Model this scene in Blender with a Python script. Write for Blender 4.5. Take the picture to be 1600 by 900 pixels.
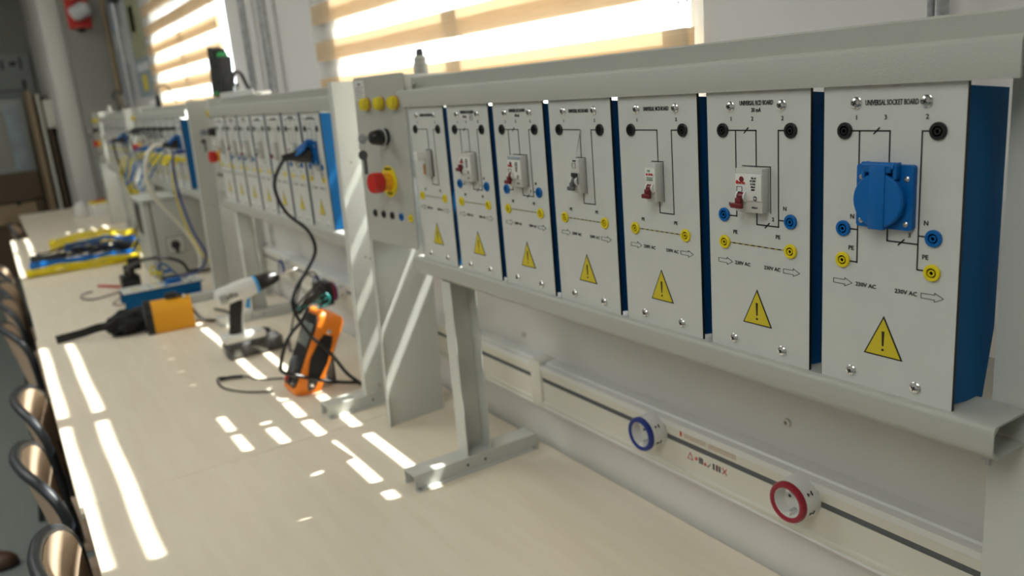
import bpy, bmesh, math, random
from mathutils import Vector, Matrix, Euler, noise
R = math.radians
for o in list(bpy.data.objects): bpy.data.objects.remove(o)
SC = bpy.context.scene
COL = SC.collection

# ------------------------------------------------------------------ camera, sky, sun, exposure
cd = bpy.data.cameras.new('camera'); cam = bpy.data.objects.new('camera', cd); COL.objects.link(cam)
cam.location = (0.43602, -0.67426, 1.48)
cam.rotation_euler = (1.32207926, 0.08351746, 0.99743046)
cd.sensor_width = 36; cd.lens = 1269.52 / 1600 * 36; cd.clip_start = 0.02; cd.clip_end = 60
cd.dof.use_dof = True; cd.dof.focus_distance = 0.86; cd.dof.aperture_fstop = 4.6
SC.camera = cam
W = bpy.data.worlds.new('sky'); SC.world = W; W.use_nodes = True
W.node_tree.nodes['Background'].inputs[0].default_value = (0.86, 0.93, 1.0, 1)
W.node_tree.nodes['Background'].inputs[1].default_value = 5.5
def light(name, kind, loc, rot, energy, color, size=None, size_y=None):
    l = bpy.data.lights.new(name, kind); l.energy = energy; l.color = color
    if size:
        l.shape = 'RECTANGLE'; l.size = size; l.size_y = size_y or size
    o = bpy.data.objects.new(name, l); COL.objects.link(o); o.location = loc
    o.rotation_euler = rot
    return o
SUN_DIR = Vector((-0.22, -1.0, -1.598))
sun = light('sun', 'SUN', (0, 3, 6), SUN_DIR.to_track_quat('-Z', 'Y').to_euler(), 40, (1.0, 0.97, 0.92))
sun.data.angle = R(0.53)
light('overhead_fill', 'AREA', (0.6, -2.6, 3.3), (0, 0, 0), 42, (0.98, 1.0, 0.96), 1.2, 3.0)  # three added overhead fill lights; the room's own lamps are off
light('overhead_fill', 'AREA', (-3.2, -2.6, 3.3), (0, 0, 0), 54, (0.98, 1.0, 0.96), 1.2, 3.0)
light('overhead_fill', 'AREA', (-6.6, -2.6, 3.3), (0, 0, 0), 22, (0.98, 1.0, 0.96), 1.2, 3.0)
SC.view_settings.view_transform = 'Standard'; SC.view_settings.look = 'None'
SC.view_settings.exposure = 0.2; SC.view_settings.gamma = 1; SC.view_settings.use_curve_mapping = False

# ------------------------------------------------------------------ materials
def mat(name, color, rough=0.5, metal=0.0, spec=0.5, noise_amt=0.0, noise_scale=20, bump=0.0, bump_scale=400, coat=0.0, stretch=None, color2=None):
    m = bpy.data.materials.new(name); m.use_nodes = True; nt = m.node_tree
    b = nt.nodes['Principled BSDF']
    b.inputs['Base Color'].default_value = (*color, 1); b.inputs['Roughness'].default_value = rough
    b.inputs['Metallic'].default_value = metal; b.inputs['Specular IOR Level'].default_value = spec
    b.inputs['Coat Weight'].default_value = coat
    tc = nt.nodes.new('ShaderNodeTexCoord')
    src = tc.outputs['Object']
    if stretch:
        mp = nt.nodes.new('ShaderNodeMapping'); mp.inputs['Scale'].default_value = stretch
        nt.links.new(src, mp.inputs[0]); src = mp.outputs[0]
    if noise_amt or color2:
        n = nt.nodes.new('ShaderNodeTexNoise'); n.inputs['Scale'].default_value = noise_scale; n.inputs['Detail'].default_value = 4
        nt.links.new(src, n.inputs['Vector'])
        r = nt.nodes.new('ShaderNodeValToRGB')
        c2 = color2 or tuple(c * (1 - noise_amt) for c in color)
        r.color_ramp.elements[0].position = 0.35; r.color_ramp.elements[0].color = (*c2, 1)
        r.color_ramp.elements[1].position = 0.65; r.color_ramp.elements[1].color = (*color, 1)
        nt.links.new(n.outputs['Fac'], r.inputs[0]); nt.links.new(r.outputs[0], b.inputs['Base Color'])
    if bump:
        n2 = nt.nodes.new('ShaderNodeTexNoise'); n2.inputs['Scale'].default_value = bump_scale
        nt.links.new(tc.outputs['Object'], n2.inputs['Vector'])
        bp = nt.nodes.new('ShaderNodeBump'); bp.inputs['Strength'].default_value = bump; bp.inputs['Distance'].default_value = 0.001
        nt.links.new(n2.outputs['Fac'], bp.inputs['Height']); nt.links.new(bp.outputs[0], b.inputs['Normal'])
    return m
def fabric(name, color, trans, clear, rough=0.9):
    m = bpy.data.materials.new(name); m.use_nodes = True; nt = m.node_tree; nt.nodes.clear()
    out = nt.nodes.new('ShaderNodeOutputMaterial')
    d = nt.nodes.new('ShaderNodeBsdfDiffuse'); t = nt.nodes.new('ShaderNodeBsdfTranslucent'); tr = nt.nodes.new('ShaderNodeBsdfTransparent')
    tc = nt.nodes.new('ShaderNodeTexCoord'); mp = nt.nodes.new('ShaderNodeMapping'); mp.inputs['Scale'].default_value = (3, 3, 160)
    n = nt.nodes.new('ShaderNodeTexNoise'); n.inputs['Scale'].default_value = 3
    r = nt.nodes.new('ShaderNodeValToRGB')
    r.color_ramp.elements[0].color = (*[c * 0.82 for c in color], 1); r.color_ramp.elements[1].color = (*color, 1)
    r.color_ramp.elements[0].position = 0.3; r.color_ramp.elements[1].position = 0.7
    nt.links.new(tc.outputs['Object'], mp.inputs[0]); nt.links.new(mp.outputs[0], n.inputs['Vector']); nt.links.new(n.outputs['Fac'], r.inputs[0])
    nt.links.new(r.outputs[0], d.inputs[0]); nt.links.new(r.outputs[0], t.inputs[0])
    m1 = nt.nodes.new('ShaderNodeMixShader'); m1.inputs[0].default_value = trans
    nt.links.new(d.outputs[0], m1.inputs[1]); nt.links.new(t.outputs[0], m1.inputs[2])
    m2 = nt.nodes.new('ShaderNodeMixShader'); m2.inputs[0].default_value = clear
    nt.links.new(m1.outputs[0], m2.inputs[1]); nt.links.new(tr.outputs[0], m2.inputs[2]); nt.links.new(m2.outputs[0], out.inputs[0])
    return m
def glass_mat(name):
    m = bpy.data.materials.new(name); m.use_nodes = True; nt = m.node_tree; nt.nodes.clear()
    out = nt.nodes.new('ShaderNodeOutputMaterial'); tr = nt.nodes.new('ShaderNodeBsdfTransparent'); g = nt.nodes.new('ShaderNodeBsdfGlossy')
    g.inputs['Roughness'].default_value = 0.02; tr.inputs[0].default_value = (0.95, 0.97, 0.96, 1)
    mx = nt.nodes.new('ShaderNodeMixShader'); mx.inputs[0].default_value = 0.05
    nt.links.new(tr.outputs[0], mx.inputs[1]); nt.links.new(g.outputs[0], mx.inputs[2]); nt.links.new(mx.outputs[0], out.inputs[0])
    return m
M = dict(
    coat=mat('grey_powder_coat', (0.43, 0.435, 0.39), 0.42, bump=0.35, bump_scale=900),
    coat2=mat('pale_powder_coat', (0.56, 0.57, 0.53), 0.45, bump=0.3, bump_scale=900),
    panel=mat('white_panel_print_board', (0.60, 0.61, 0.575), 0.38, noise_amt=0.03, noise_scale=30),
    ink=mat('black_ink', (0.012, 0.012, 0.012), 0.5),
    blue=mat('blue_enamel', (0.001, 0.100, 0.285), 0.55, spec=0.2),
    blueplastic=mat('blue_plastic', (0.002, 0.120, 0.40), 0.36, spec=0.35),
    bluedeep=mat('blue_ring_plastic', (0.012, 0.03, 0.22), 0.35),
    black=mat('black_plastic', (0.012, 0.012, 0.013), 0.35),
    blackmatt=mat('black_matt', (0.014, 0.014, 0.015), 0.75),
    yellow=mat('yellow_plastic', (0.75, 0.60, 0.01), 0.4),
    yellowink=mat('yellow_ink', (0.62, 0.50, 0.02), 0.5),
    lamp=mat('yellow_lens', (0.70, 0.56, 0.01), 0.15, coat=0.5),
    orange=mat('orange_rubber', (0.85, 0.22, 0.01), 0.4),
    amber=mat('amber_plastic', (0.82, 0.37, 0.01), 0.4),
    red=mat('red_plastic', (0.55, 0.02, 0.012), 0.35),
    maroon=mat('dark_red_plastic', (0.16, 0.012, 0.018), 0.35),
    redring=mat('crimson_ring_plastic', (0.30, 0.01, 0.03), 0.35),
    white=mat('white_plastic', (0.72, 0.72, 0.68), 0.35),
    device=mat('device_grey_plastic', (0.56, 0.56, 0.52), 0.4),
    cream=mat('cream_plastic', (0.68, 0.655, 0.57), 0.4),
    chrome=mat('bright_zinc', (0.75, 0.75, 0.75), 0.2, metal=1.0),
    zinc=mat('galvanised_steel', (0.6, 0.61, 0.62), 0.32, metal=1.0, noise_amt=0.3, noise_scale=60),
    slot=mat('grey_rubber_strip', (0.10, 0.105, 0.11), 0.6),
    wood=mat('pale_maple_laminate', (0.80, 0.72, 0.585), 0.34, color2=(0.76, 0.675, 0.535), noise_scale=7, stretch=(0.6, 5, 1)),
    woodedge=mat('maple_edge_band', (0.62, 0.53, 0.38), 0.5),
    ply=mat('beech_plywood', (0.56, 0.42, 0.30), 0.75, spec=0.2, noise_amt=0.12, noise_scale=12, stretch=(1, 1, 6)),
    wall=mat('white_wall_paint', (0.70, 0.68, 0.64), 0.75, bump=0.15, bump_scale=120),
    walldark=mat('grey_wall_paint', (0.30, 0.30, 0.27), 0.8),
    floor=mat('grey_vinyl_floor', (0.17, 0.185, 0.17), 0.55, noise_amt=0.2, noise_scale=90),
    frame=mat('window_frame_white', (0.7, 0.71, 0.72), 0.4),
    cloth=mat('black_fabric', (0.012, 0.012, 0.012), 0.9, bump=0.5, bump_scale=600),
    tubeblack=mat('black_lead', (0.012, 0.012, 0.014), 0.28),
    tubewhite=mat('white_cable_sheath', (0.68, 0.65, 0.55), 0.4),
    chairframe=mat('dark_blue_grey_tube', (0.020, 0.024, 0.030), 0.42),
    leather=mat('brown_leather', (0.07, 0.03, 0.015), 0.5),
    green=mat('green_plastic', (0.03, 0.35, 0.09), 0.4),
    teal=mat('teal_wire', (0.02, 0.30, 0.28), 0.35),
    screen=mat('grey_display', (0.16, 0.18, 0.17), 0.2),
    skyblue=mat('light_blue_plastic', (0.05, 0.35, 0.75), 0.35),
    ochre=mat('brown_ceramic', (0.42, 0.20, 0.05), 0.4),
    poster=mat('pale_blue_poster', (0.32, 0.38, 0.42), 0.6, noise_amt=0.2, noise_scale=9),
    posteryellow=mat('pale_yellow_poster', (0.42, 0.42, 0.25), 0.6, noise_amt=0.25, noise_scale=9),
    brownwood=mat('brown_wood', (0.10, 0.065, 0.035), 0.6),
    tan=mat('tan_board', (0.33, 0.24, 0.14), 0.6),
    greypanel=mat('grey_cabinet_panel', (0.34, 0.36, 0.345), 0.5),
    opaque=fabric('beige_blind_band', (0.74, 0.57, 0.37), 0.23, 0.0),
    sheer=fabric('sheer_blind_band', (0.88, 0.86, 0.80), 0.50, 0.62),
    glass=glass_mat('window_glass'),
    batt=mat('glossy_black_pack', (0.02, 0.02, 0.02), 0.12, color2=(0.10, 0.10, 0.10), noise_scale=25, coat=0.5),
)

# ------------------------------------------------------------------ mesh helpers
class MB:
    """collects shapes into one mesh with several material slots"""
    def __init__(s, *mats): s.bm = bmesh.new(); s.mats = list(mats) or ['coat']; s.smooth = False
    def mi(s, m):
        if m is None: return 0
        if m not in s.mats: s.mats.append(m)
        return s.mats.index(m)
    def _fin(s, faces, m, smooth=False):
        k = s.mi(m)
        for f in faces: f.material_index = k; f.smooth = smooth
    def box(s, x0, x1, y0, y1, z0, z1, m=None, bev=0.0, seg=2, mtx=None):
        r = bmesh.ops.create_cube(s.bm, size=1.0)
        vs = r['verts']
        bmesh.ops.scale(s.bm, vec=(abs(x1-x0), abs(y1-y0), abs(z1-z0)), verts=vs)
        bmesh.ops.translate(s.bm, vec=((x0+x1)/2, (y0+y1)/2, (z0+z1)/2), verts=vs)
        fs = {f for v in vs for f in v.link_faces}
        if bev > 0:
            es = list({e for v in vs for e in v.link_edges})
            rb = bmesh.ops.bevel(s.bm, geom=es, offset=bev, segments=seg, affect='EDGES', profile=0.5)
            vs = list({v for f in rb['faces'] for v in f.verts} | {v for v in vs if v.is_valid})
            fs = {f for v in vs for f in v.link_faces}
        s._fin(fs, m, bev > 0 and seg > 1)
        if mtx is not None: bmesh.ops.transform(s.bm, matrix=mtx, verts=list({v for f in fs for v in f.verts}))
        return s
    def prism(s, pts, a0, a1, axis='y', m=None, smooth=False, mtx=None):
        """closed polygon (2-D) extruded along an axis: pts are the other two coordinates in order"""
        def P(p, a):
            return {'x': (a, p[0], p[1]), 'y': (p[0], a, p[1]), 'z': (p[0], p[1], a)}[axis]
        v0 = [s.bm.verts.new(P(p, a0)) for p in pts]; v1 = [s.bm.verts.new(P(p, a1)) for p in pts]
        fs = [s.bm.faces.new(v0), s.bm.faces.new(v1)]; side = []
        n = len(pts)
        for i in range(n): side.append(s.bm.faces.new((v0[i], v0[(i+1) % n], v1[(i+1) % n], v1[i])))
        s._fin(fs, m); s._fin(side, m, smooth)
        bmesh.ops.recalc_face_normals(s.bm, faces=fs+side)
        if mtx is not None: bmesh.ops.transform(s.bm, matrix=mtx, verts=v0+v1)
        return s
    def lathe(s, prof, loc=(0, 0, 0), axis='y', m=None, seg=24, mtx=None, smooth=True):
        """prof: list of (radius, height along axis)"""
        rings = []
        for r, h in prof:
            ring = []
            if r < 1e-6:
                p = {'x': (h, 0, 0), 'y': (0, h, 0), 'z': (0, 0, h)}[axis]
                v = s.bm.verts.new((p[0]+loc[0], p[1]+loc[1], p[2]+loc[2])); rings.append([v]*seg); continue
            for i in range(seg):
                a = 2*math.pi*i/seg
                c, d = r*math.cos(a), r*math.sin(a)
                p = {'x': (h, c, d), 'y': (c, h, d), 'z': (c, d, h)}[axis]
                ring.append(s.bm.verts.new((p[0]+loc[0], p[1]+loc[1], p[2]+loc[2])))
            rings.append(ring)
        fs = []
        for a, b in zip(rings, rings[1:]):
            for i in range(seg):
                q = []
                for v in (a[i], a[(i+1) % seg], b[(i+1) % seg], b[i]):
                    if v not in q: q.append(v)
                if len(q) > 2: fs.append(s.bm.faces.new(q))
        caps = []
        loop = prof[0] == prof[-1]
        if prof[0][0] > 1e-6 and not loop: caps.append(s.bm.faces.new(rings[0][::-1]))
        if prof[-1][0] > 1e-6 and not loop: caps.append(s.bm.faces.new(rings[-1]))
        s._fin(fs, m, smooth); s._fin(caps, m, False)
        bmesh.ops.recalc_face_normals(s.bm, faces=fs+caps)
        if mtx is not None: bmesh.ops.transform(s.bm, matrix=mtx, verts=list({v for r in rings for v in r}))
        return s
    def tube(s, pts, r, m=None, seg=8, sub=6, closed=False, radii=None):
        pts = [Vector(p) for p in pts]
        P = catmull(pts, sub, closed) if sub > 1 else pts
        n = len(P); rings = []; up = None
        for i, p in enumerate(P):
            if closed: t = P[(i+1) % n] - P[i-1]
            else: t = P[min(i+1, n-1)] - P[max(i-1, 0)]
            if t.length < 1e-9: t = Vector((0, 0, 1))
            t.normalize()
            if up is None:
                up = t.orthogonal().normalized()
            else:
                up = (up - t*up.dot(t))
                up = up.normalized() if up.length > 1e-6 else t.orthogonal().normalized()
            b = t.cross(up)
            rr = r if radii is None else radii[min(len(radii)-1, int(i/(n-1)*(len(radii)-1)+0.5))]
            rings.append([s.bm.verts.new(p + (up*math.cos(2*math.pi*k/seg) + b*math.sin(2*math.pi*k/seg))*rr) for k in range(seg)])
        fs = []
        for i in range(n if closed else n-1):
            A, B = rings[i], rings[(i+1) % n]
            for k in range(seg): fs.append(s.bm.faces.new((A[k], A[(k+1) % seg], B[(k+1) % seg], B[k])))
        if not closed: fs += [s.bm.faces.new(rings[0][::-1]), s.bm.faces.new(rings[-1])]
        s._fin(fs, m, True)
        bmesh.ops.recalc_face_normals(s.bm, faces=fs)
        return s
    def strip(s, pts, m=None, t=0.0004, y=0.0, side=-1):
        """filled flat polygon in the x-z plane standing t proud of y"""
        s.prism(pts, y, y+side*t, 'y', m); return s
    def line(s, a, b, w, m='ink', y=0.0, t=0.0004):
        a, b = Vector(a), Vector(b); d = (b-a).normalized(); q = Vector((-d.y, d.x))*w/2; e = d*w/2*0
        s.strip([a-e+q, b+e+q, b+e-q, a-e-q], m, t, y); return s
    def poly(s, pts, w, m='ink', y=0.0, closed=False, t=0.0004):
        P = list(pts) + ([pts[0]] if closed else [])
        for a, b in zip(P, P[1:]):
            d = (Vector(b)-Vector(a)).normalized()*w/2
            s.line(Vector(a)-d, Vector(b)+d, w, m, y, t)
        return s
    def text(s, body, size, loc, m='ink', sx=1.0, align='CENTER', mtx=None, ext=0.0002):
        """raised lettering facing -y, centred on loc=(x,y,z)"""
        me = text_mesh(body, size, align, ext)
        T = (mtx or Matrix.Identity(4)) @ Matrix.Translation(loc) @ Matrix(((sx, 0, 0, 0), (0, 0, -1, 0), (0, 1, 0, 0), (0, 0, 0, 1)))
        n0 = len(s.bm.verts); f0 = len(s.bm.faces)
        s.bm.from_mesh(me); s.bm.verts.ensure_lookup_table(); s.bm.faces.ensure_lookup_table()
        bmesh.ops.transform(s.bm, matrix=T, verts=s.bm.verts[n0:])
        s._fin(s.bm.faces[f0:], m)
        return s
    def build(s, name, parent=None, loc=None, rot=None):
        me = bpy.data.meshes.new(name); s.bm.to_mesh(me); s.bm.free()
        for k in s.mats: me.materials.append(M[k])
        if len(me.polygons): me.set_sharp_from_angle(angle=R(38))
        o = bpy.data.objects.new(name, me); COL.objects.link(o)
        if parent is not None: o.parent = parent
        if loc: o.location = loc
        if rot: o.rotation_euler = rot
        return o
_tc = {}
def text_mesh(body, size, align, ext):
    k = (body, size, align, ext)
    if k not in _tc:
        c = bpy.data.curves.new('lettering', 'FONT'); c.body = body; c.size = size; c.align_x = align; c.align_y = 'CENTER'
        c.resolution_u = 2; c.extrude = ext; c.offset = size*0.010
        o = bpy.data.objects.new('lettering', c); COL.objects.link(o)
        bpy.context.view_layer.update()
        me = bpy.data.meshes.new_from_object(o.evaluated_get(bpy.context.evaluated_depsgraph_get()))
        bpy.data.objects.remove(o); bpy.data.curves.remove(c)
        _tc[k] = me
    return _tc[k]
def catmull(P, sub, closed=False):
    out = []; n = len(P)
    rng = range(n) if closed else range(n-1)
    for i in rng:
        if closed: p0, p1, p2, p3 = P[i-1], P[i], P[(i+1) % n], P[(i+2) % n]
        else: p0, p1, p2, p3 = P[max(i-1, 0)], P[i], P[i+1], P[min(i+2, n-1)]
        for k in range(sub):
            t = k/sub
            out.append(0.5*((2*p1) + (p2-p0)*t + (2*p0-5*p1+4*p2-p3)*t*t + (3*p1-p0-3*p2+p3)*t**3))
    if not closed: out.append(P[-1])
    return out
def circ(cx, cy, r, n=16, a0=0, a1=360):
    full = abs(a1-a0) >= 360
    k = n if full else n+1
    return [(cx+r*math.cos(R(a0+(a1-a0)*i/n)), cy+r*math.sin(R(a0+(a1-a0)*i/n))) for i in range(k)]
def rrect(x0, x1, y0, y1, r, n=4):
    o = []
    for cx, cy, a in ((x1-r, y1-r, 0), (x0+r, y1-r, 90), (x0+r, y0+r, 180), (x1-r, y0+r, 270)):
        o += circ(cx, cy, r, n, a, a+90)
    return o
def tag(o, label=None, cat=None, group=None, kind=None):
    if label: o['label'] = label
    if cat: o['category'] = cat
    if group: o['group'] = group
    if kind: o['kind'] = kind
    return o
def thing(name, label, cat, loc=(0, 0, 0), rz=0.0, group=None):
    o = bpy.data.objects.new(name, None); COL.objects.link(o); o.location = loc; o.rotation_euler = (0, 0, rz)
    o.empty_display_size = 0.05
    return tag(o, label, cat, group)
def copy_tree(o, parent=None, loc=None, rot=None, label=None, group=None):
    c = o.copy(); COL.objects.link(c); c.parent = parent
    if loc is not None: c.location = loc
    if rot is not None: c.rotation_euler = rot
    if label: c['label'] = label
    if group: c['group'] = group
    for ch in list(o.children): copy_tree(ch, c)
    return c
def child(o, name):
    for c in o.children_recursive:
        if c.name.split('.')[0] == name: return c
def struct(mb, name): return tag(mb.build(name), kind='structure')

# ------------------------------------------------------------------ room shell
YW = 0.452      # upper wall
YL = 0.188     # thick lower wall
struct(MB('floor').box(-10, 3.2, -6, 0.19, -0.05, 0), 'floor')
struct(MB('wall').box(-10, 3.2, -6, 0.9, 3.4, 3.5), 'ceiling')
wb = MB('wall')
W1 = (-2.43, -0.66); W2 = (-5.80, -3.86); ZT = 3.15; ZS = 1.15
for a, b in ((-7.6, W2[0]), (W2[1], W1[0]), (W1[1], 3.2)): wb.box(a, b, YW, 0.72, ZS, 3.4)
for a, b in (W1, W2): wb.box(a, b, YW, 0.72, ZT, 3.4)
wb.box(-7.6, 3.2, YL, 0.72, 0, ZS)
struct(wb, 'wall_right')
struct(MB('wall').box(3.15, 3.3, -6, 0.5, 0, 3.4), 'wall_near')
struct(MB('wall').box(-10, 3.2, -6.1, -6, 0, 3.4), 'wall_left')
wf = MB('walldark'); wf.box(-8.05, -7.6, 0.10, 0.72, 0, 3.4); wf.box(-10, -9.9, -6, 0.3, 0, 3.4); struct(wf, 'wall_far')
struct(MB('wall').box(-9.9, -7.86, -0.06, 0.10, 0, 3.4, bev=0.01), 'trim_1')
def window(n, x0, x1, mull):
    f = MB('frame')
    f.box(x0, x1, 0.47, 0.54, ZS, ZS+0.06); f.box(x0, x1, 0.47, 0.54, ZT-0.06, ZT)
    f.box(x0, x1, 0.49, 0.53, 2.13, 2.40); f.box(x0, x0+0.06, 0.47, 0.54, ZS, ZT); f.box(x1-0.05, x1, 0.47, 0.54, ZS, ZT)  # first box: unseen transom, added and deepened to block some sun stripes
    for m in mull: f.box(m-0.032, m+0.032, 0.465, 0.54, ZS, ZT)
    o = struct(f, 'window_%d' % n)
    g = MB('glass').box(x0+0.05, x1-0.04, 0.503, 0.507, ZS+0.05, ZT-0.05).build('pane', o)
    return o
window(1, W1[0], W1[1], [-1.535]); window(2, W2[0], W2[1], [-4.83])
def blind(x0, x1, label, ph):
    t = thing('roller_blind', label, 'window blind', ((x0+x1)/2, 0.423, 1.22), 0, 'striped roller blinds')
    f = MB('opaque', 'sheer'); n = 40; w = (x1-x0)/2
    zs = []; z = 1.578-0.128*2-0.030-1.22
    cols = []
    levels = [(z, 'sheer')]
    while z < 1.78:
        levels.append((z+0.060, 'opaque')); levels.append((z+0.128, 'sheer')); z += 0.128
    for dy, zo in ((0.0, 0.0), (0.016, 0.0)):
      rows = []
      for zz, _ in levels:
        rows.append([f.bm.verts.new((-w+2*w*i/n, dy+0.0016*math.sin(i*0.55+ph+zz*3)+0.0016*math.sin(i*0.23+zz*9), zz+zo)) for i in range(n+1)])
      for (z0, mm), A, B in zip(levels, rows, rows[1:]):
        if z0 < 0: continue
        f._fin([f.bm.faces.new((A[i], A[i+1], B[i+1], B[i])) for i in range(n)], mm, True)
    f.build('fabric', t)
    MB('frame').box(-w, w, -0.03, 0.012, 1.87, 1.95, bev=0.008).build('cassette', t)
    c = MB('cream')
    for dx in (w-0.012, w+0.022-0.012):
        for k in range(112):
            c.lathe([(0.0, -0.0035), (0.0035, 0), (0.0, 0.0035)], (dx, -0.012, 1.87-k*0.0135), 'z', seg=5)
    c.build('bead_chain', t)
    return t
blind(-2.579, -0.668, 'beige and white striped roller blind hanging behind the nearest board rack', 0.0)
blind(-5.95, -3.93, 'beige and white striped roller blind at the far window, left of two', 2.0)

# ------------------------------------------------------------------ workbench tables
def table(x0, x1, yf, label, yb=0.175):
    t = thing('workbench', label, 'table', ((x0+x1)/2, (yf+yb)/2, 0), 0, 'workbench tables end to end')
    hx, hy = (x1-x0)/2-0.0008, (yb-yf)/2
    tp = MB('wood', 'woodedge').box(-hx, hx, -hy, hy, 0.724, 0.75, bev=0.0015, seg=1)
    tp.build('tabletop', t)
    MB('chairframe').box(-hx+0.05, hx-0.05, -hy+0.04, -hy+0.07, 0.66, 0.724).box(-hx+0.05, hx-0.05, hy-0.07, hy-0.04, 0.66, 0.724)\
        .box(-hx+0.05, -hx+0.08, -hy+0.07, hy-0.07, 0.66, 0.724).box(hx-0.08, hx-0.05, -hy+0.07, hy-0.07, 0.66, 0.724).build('apron', t)
    for sx in (-1, 1):
        for sy in (-1, 1):
            cx, cy = sx*(hx-0.07), sy*(hy-0.055)
            MB('chairframe').box(cx-0.02, cx+0.02, cy-0.02, cy+0.02, 0, 0.66, bev=0.003).build('leg', t)
table(-1.25, 0.25, -0.655, 'pale maple topped workbench table nearest the viewer')
table(-2.75, -1.25, -0.662, 'pale maple workbench table carrying the drill and orange tester')
table(-4.25, -2.75, -0.655, 'pale maple workbench table under the grey switch box')
table(-5.75, -4.25, -0.658, 'pale maple workbench table under the bundled test leads')
table(-7.45, -5.755, -0.55, 'narrower pale workbench table at the far end of the row')

# ------------------------------------------------------------------ cable trunking and its sockets
def trunking(x0, x1, label):
    t = thing('cable_trunking', label, 'cable trunking', ((x0+x1)/2, YL, 0.84), 0, 'wall trunking lengths'); h = (x1-x0)/2
    y = lambda d: -d
    # cross-section (y, z): stepped front with a dark slot
    sec = [(0, 0.012), (-0.036, 0.012), (-0.038, 0.018), (-0.038, 0.022), (-0.035, 0.024), (-0.035, 0.064), (-0.030, 0.064), (-0.030, 0.073), (-0.035, 0.073), (-0.036, 0.077), (-0.036, 0.088),
           (-0.038, 0.0885), (-0.038, 0.098), (-0.026, 0.099), (-0.024, 0.102), (-0.002, 0.103), (0, 0.103)]
    b = MB('cream', 'white'); b.prism(sec, -h, h, 'x', 'cream')
    b.prism([(-0.0381, 0.0885), (-0.0381, 0.098), (-0.026, 0.0992), (-0.024, 0.1022), (0, 0.1032), (0, 0.1), (-0.03, 0.09)], -h, h, 'x', 'white')
    b.box(-h, h, -0.0385, 0, 0.010, 0.0135, 'white')
    b.build('trunking_body', t)
    MB('slot').box(-h, h, -0.034, -0.029, 0.064, 0.073).build('cover_strip', t)
    return t
t1 = trunking(-0.83, 0.30, 'cream wall trunking length holding the blue and red ringed sockets')
t2 = trunking(-2.75, -0.86, 'cream wall trunking length left of the joint, behind the rack legs')
t3 = trunking(-5.8, -2.78, 'far length of cream wall trunking behind the distant racks')
MB('cream').box(-0.028, 0.008, -0.0395, 0, 0.009, 0.1045, bev=0.002).build('end_joint', t1, (-0.565, 0, 0))
def trunk_print(t, x):
    s = MB('red', 'ink', 'cream', 'ochre')
    Y = -0.0352; k = 0.80; z = 0.046
    X = lambda d: x+d*k
    s.poly([(X(0), z), (X(0.014), z), (X(0.007), z+0.011)], 0.0010, 'red', Y, True)
    s.strip(circ(X(0.023), z+0.005, 0.0028, 10), 'red', y=Y)
    for dx, mm, hh in ((0.030, 'slot', 0.010), (0.036, 'slot', 0.010), (0.044, 'red', 0.005), (0.066, 'slot', 0.010), (0.074, 'maroon', 0.010), (0.081, 'slot', 0.010)):
        s.strip([(X(dx), z), (X(dx)+0.0036, z), (X(dx)+0.0036, z+hh), (X(dx), z+hh)], mm, y=Y)
    s.line((X(0.051), z+0.003), (X(0.054), z), 0.0008, 'ink', Y); s.line((X(0.054), z), (X(0.060), z+0.007), 0.0008, 'ink', Y)
    s.line((X(0.090), z), (X(0.101), z+0.010), 0.0014, 'red', Y); s.line((X(0.101), z), (X(0.090), z+0.010), 0.0014, 'red', Y)
    Y = -0.0362
    s.strip([(x-0.015, 0.079), (x-0.011, 0.079), (x-0.011, 0.0865), (x-0.015, 0.0865)], 'red', y=Y)
    for q in range(3):
        z = 0.0797+q*0.0027
        s.line((x-0.006, z), (x+0.040, z), 0.0004, 'ochre', Y); s.line((x+0.045, z), (x+0.100, z), 0.0004, 'ochre', Y)
    s.build('printed_sticker', t)
trunk_print(t1, -0.425-(-0.265)); trunk_print(t2, -1.16+1.805-0.02)
def trunk_socket(x, ring, label, z=0.911):
    t = thing('power_socket', label, 'socket', (x, YL-0.036, z), 0, 'round sockets on the trunking')
    b = MB('white', 'black')
    b.lathe([(0.029, 0.001), (0.029, 0.0), (0.0280, -0.026), (0.0262, -0.0315), (0.0205, -0.0315), (0.0200, -0.031), (0.0190, -0.014), (0.0, -0.014)], seg=40)
    for a in (0, 180): b.box(-0.003, 0.003, -0.030, -0.014, 0.0150, 0.0192, 'white', mtx=Matrix.Rotation(R(a), 4, 'Y'))
    for dx in (-0.0095, 0.0095): b.lathe([(0.0024, -0.0138), (0.0024, -0.0143)], (dx, 0, 0), m='black', seg=12)
    # turn-to-lock marks on the side wall
    for a in (35, -20):
        for k, (dy, w) in enumerate(((-0.012, 0.006), (-0.016, 0.001), (-0.019, 0.004))):
            b.box(-w/2, w/2, dy-0.001, dy+0.001, 0.0286, 0.0293, 'ink', mtx=Matrix.Rotation(R(90-a), 4, 'Y'))
    b.build('socket_body', t)
    MB(ring).lathe([(0.0283, -0.0265), (0.0285, -0.030), (0.0268, -0.0335), (0.0240, -0.0345), (0.0208, -0.0330), (0.0206, -0.0315), (0.0270, -0.0265), (0.0283, -0.0265)], seg=40).build('coloured_ring', t)
    for a in (0, 180): MB('zinc').box(-0.002, 0.002, -0.025, -0.0138, 0.0135, 0.0155, mtx=Matrix.Rotation(R(a), 4, 'Y')).build('earth_clip', t)
    return t
trunk_socket(-0.209, 'redring', 'white round wall socket with a dark red ring, nearest the viewer')
trunk_socket(-0.499, 'bluedeep', 'white round wall socket with blue ring left of the red ringed one')
trunk_socket(-1.885, 'bluedeep', 'white round wall socket hidden behind the black adapter, dark cable out')
trunk_socket(-2.03, 'bluedeep', 'blue ringed wall socket left of the black plug adapter')
trunk_socket(-2.40, 'bluedeep', 'blue ringed wall socket behind the second rack leg, beyond the drill bit')
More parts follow.
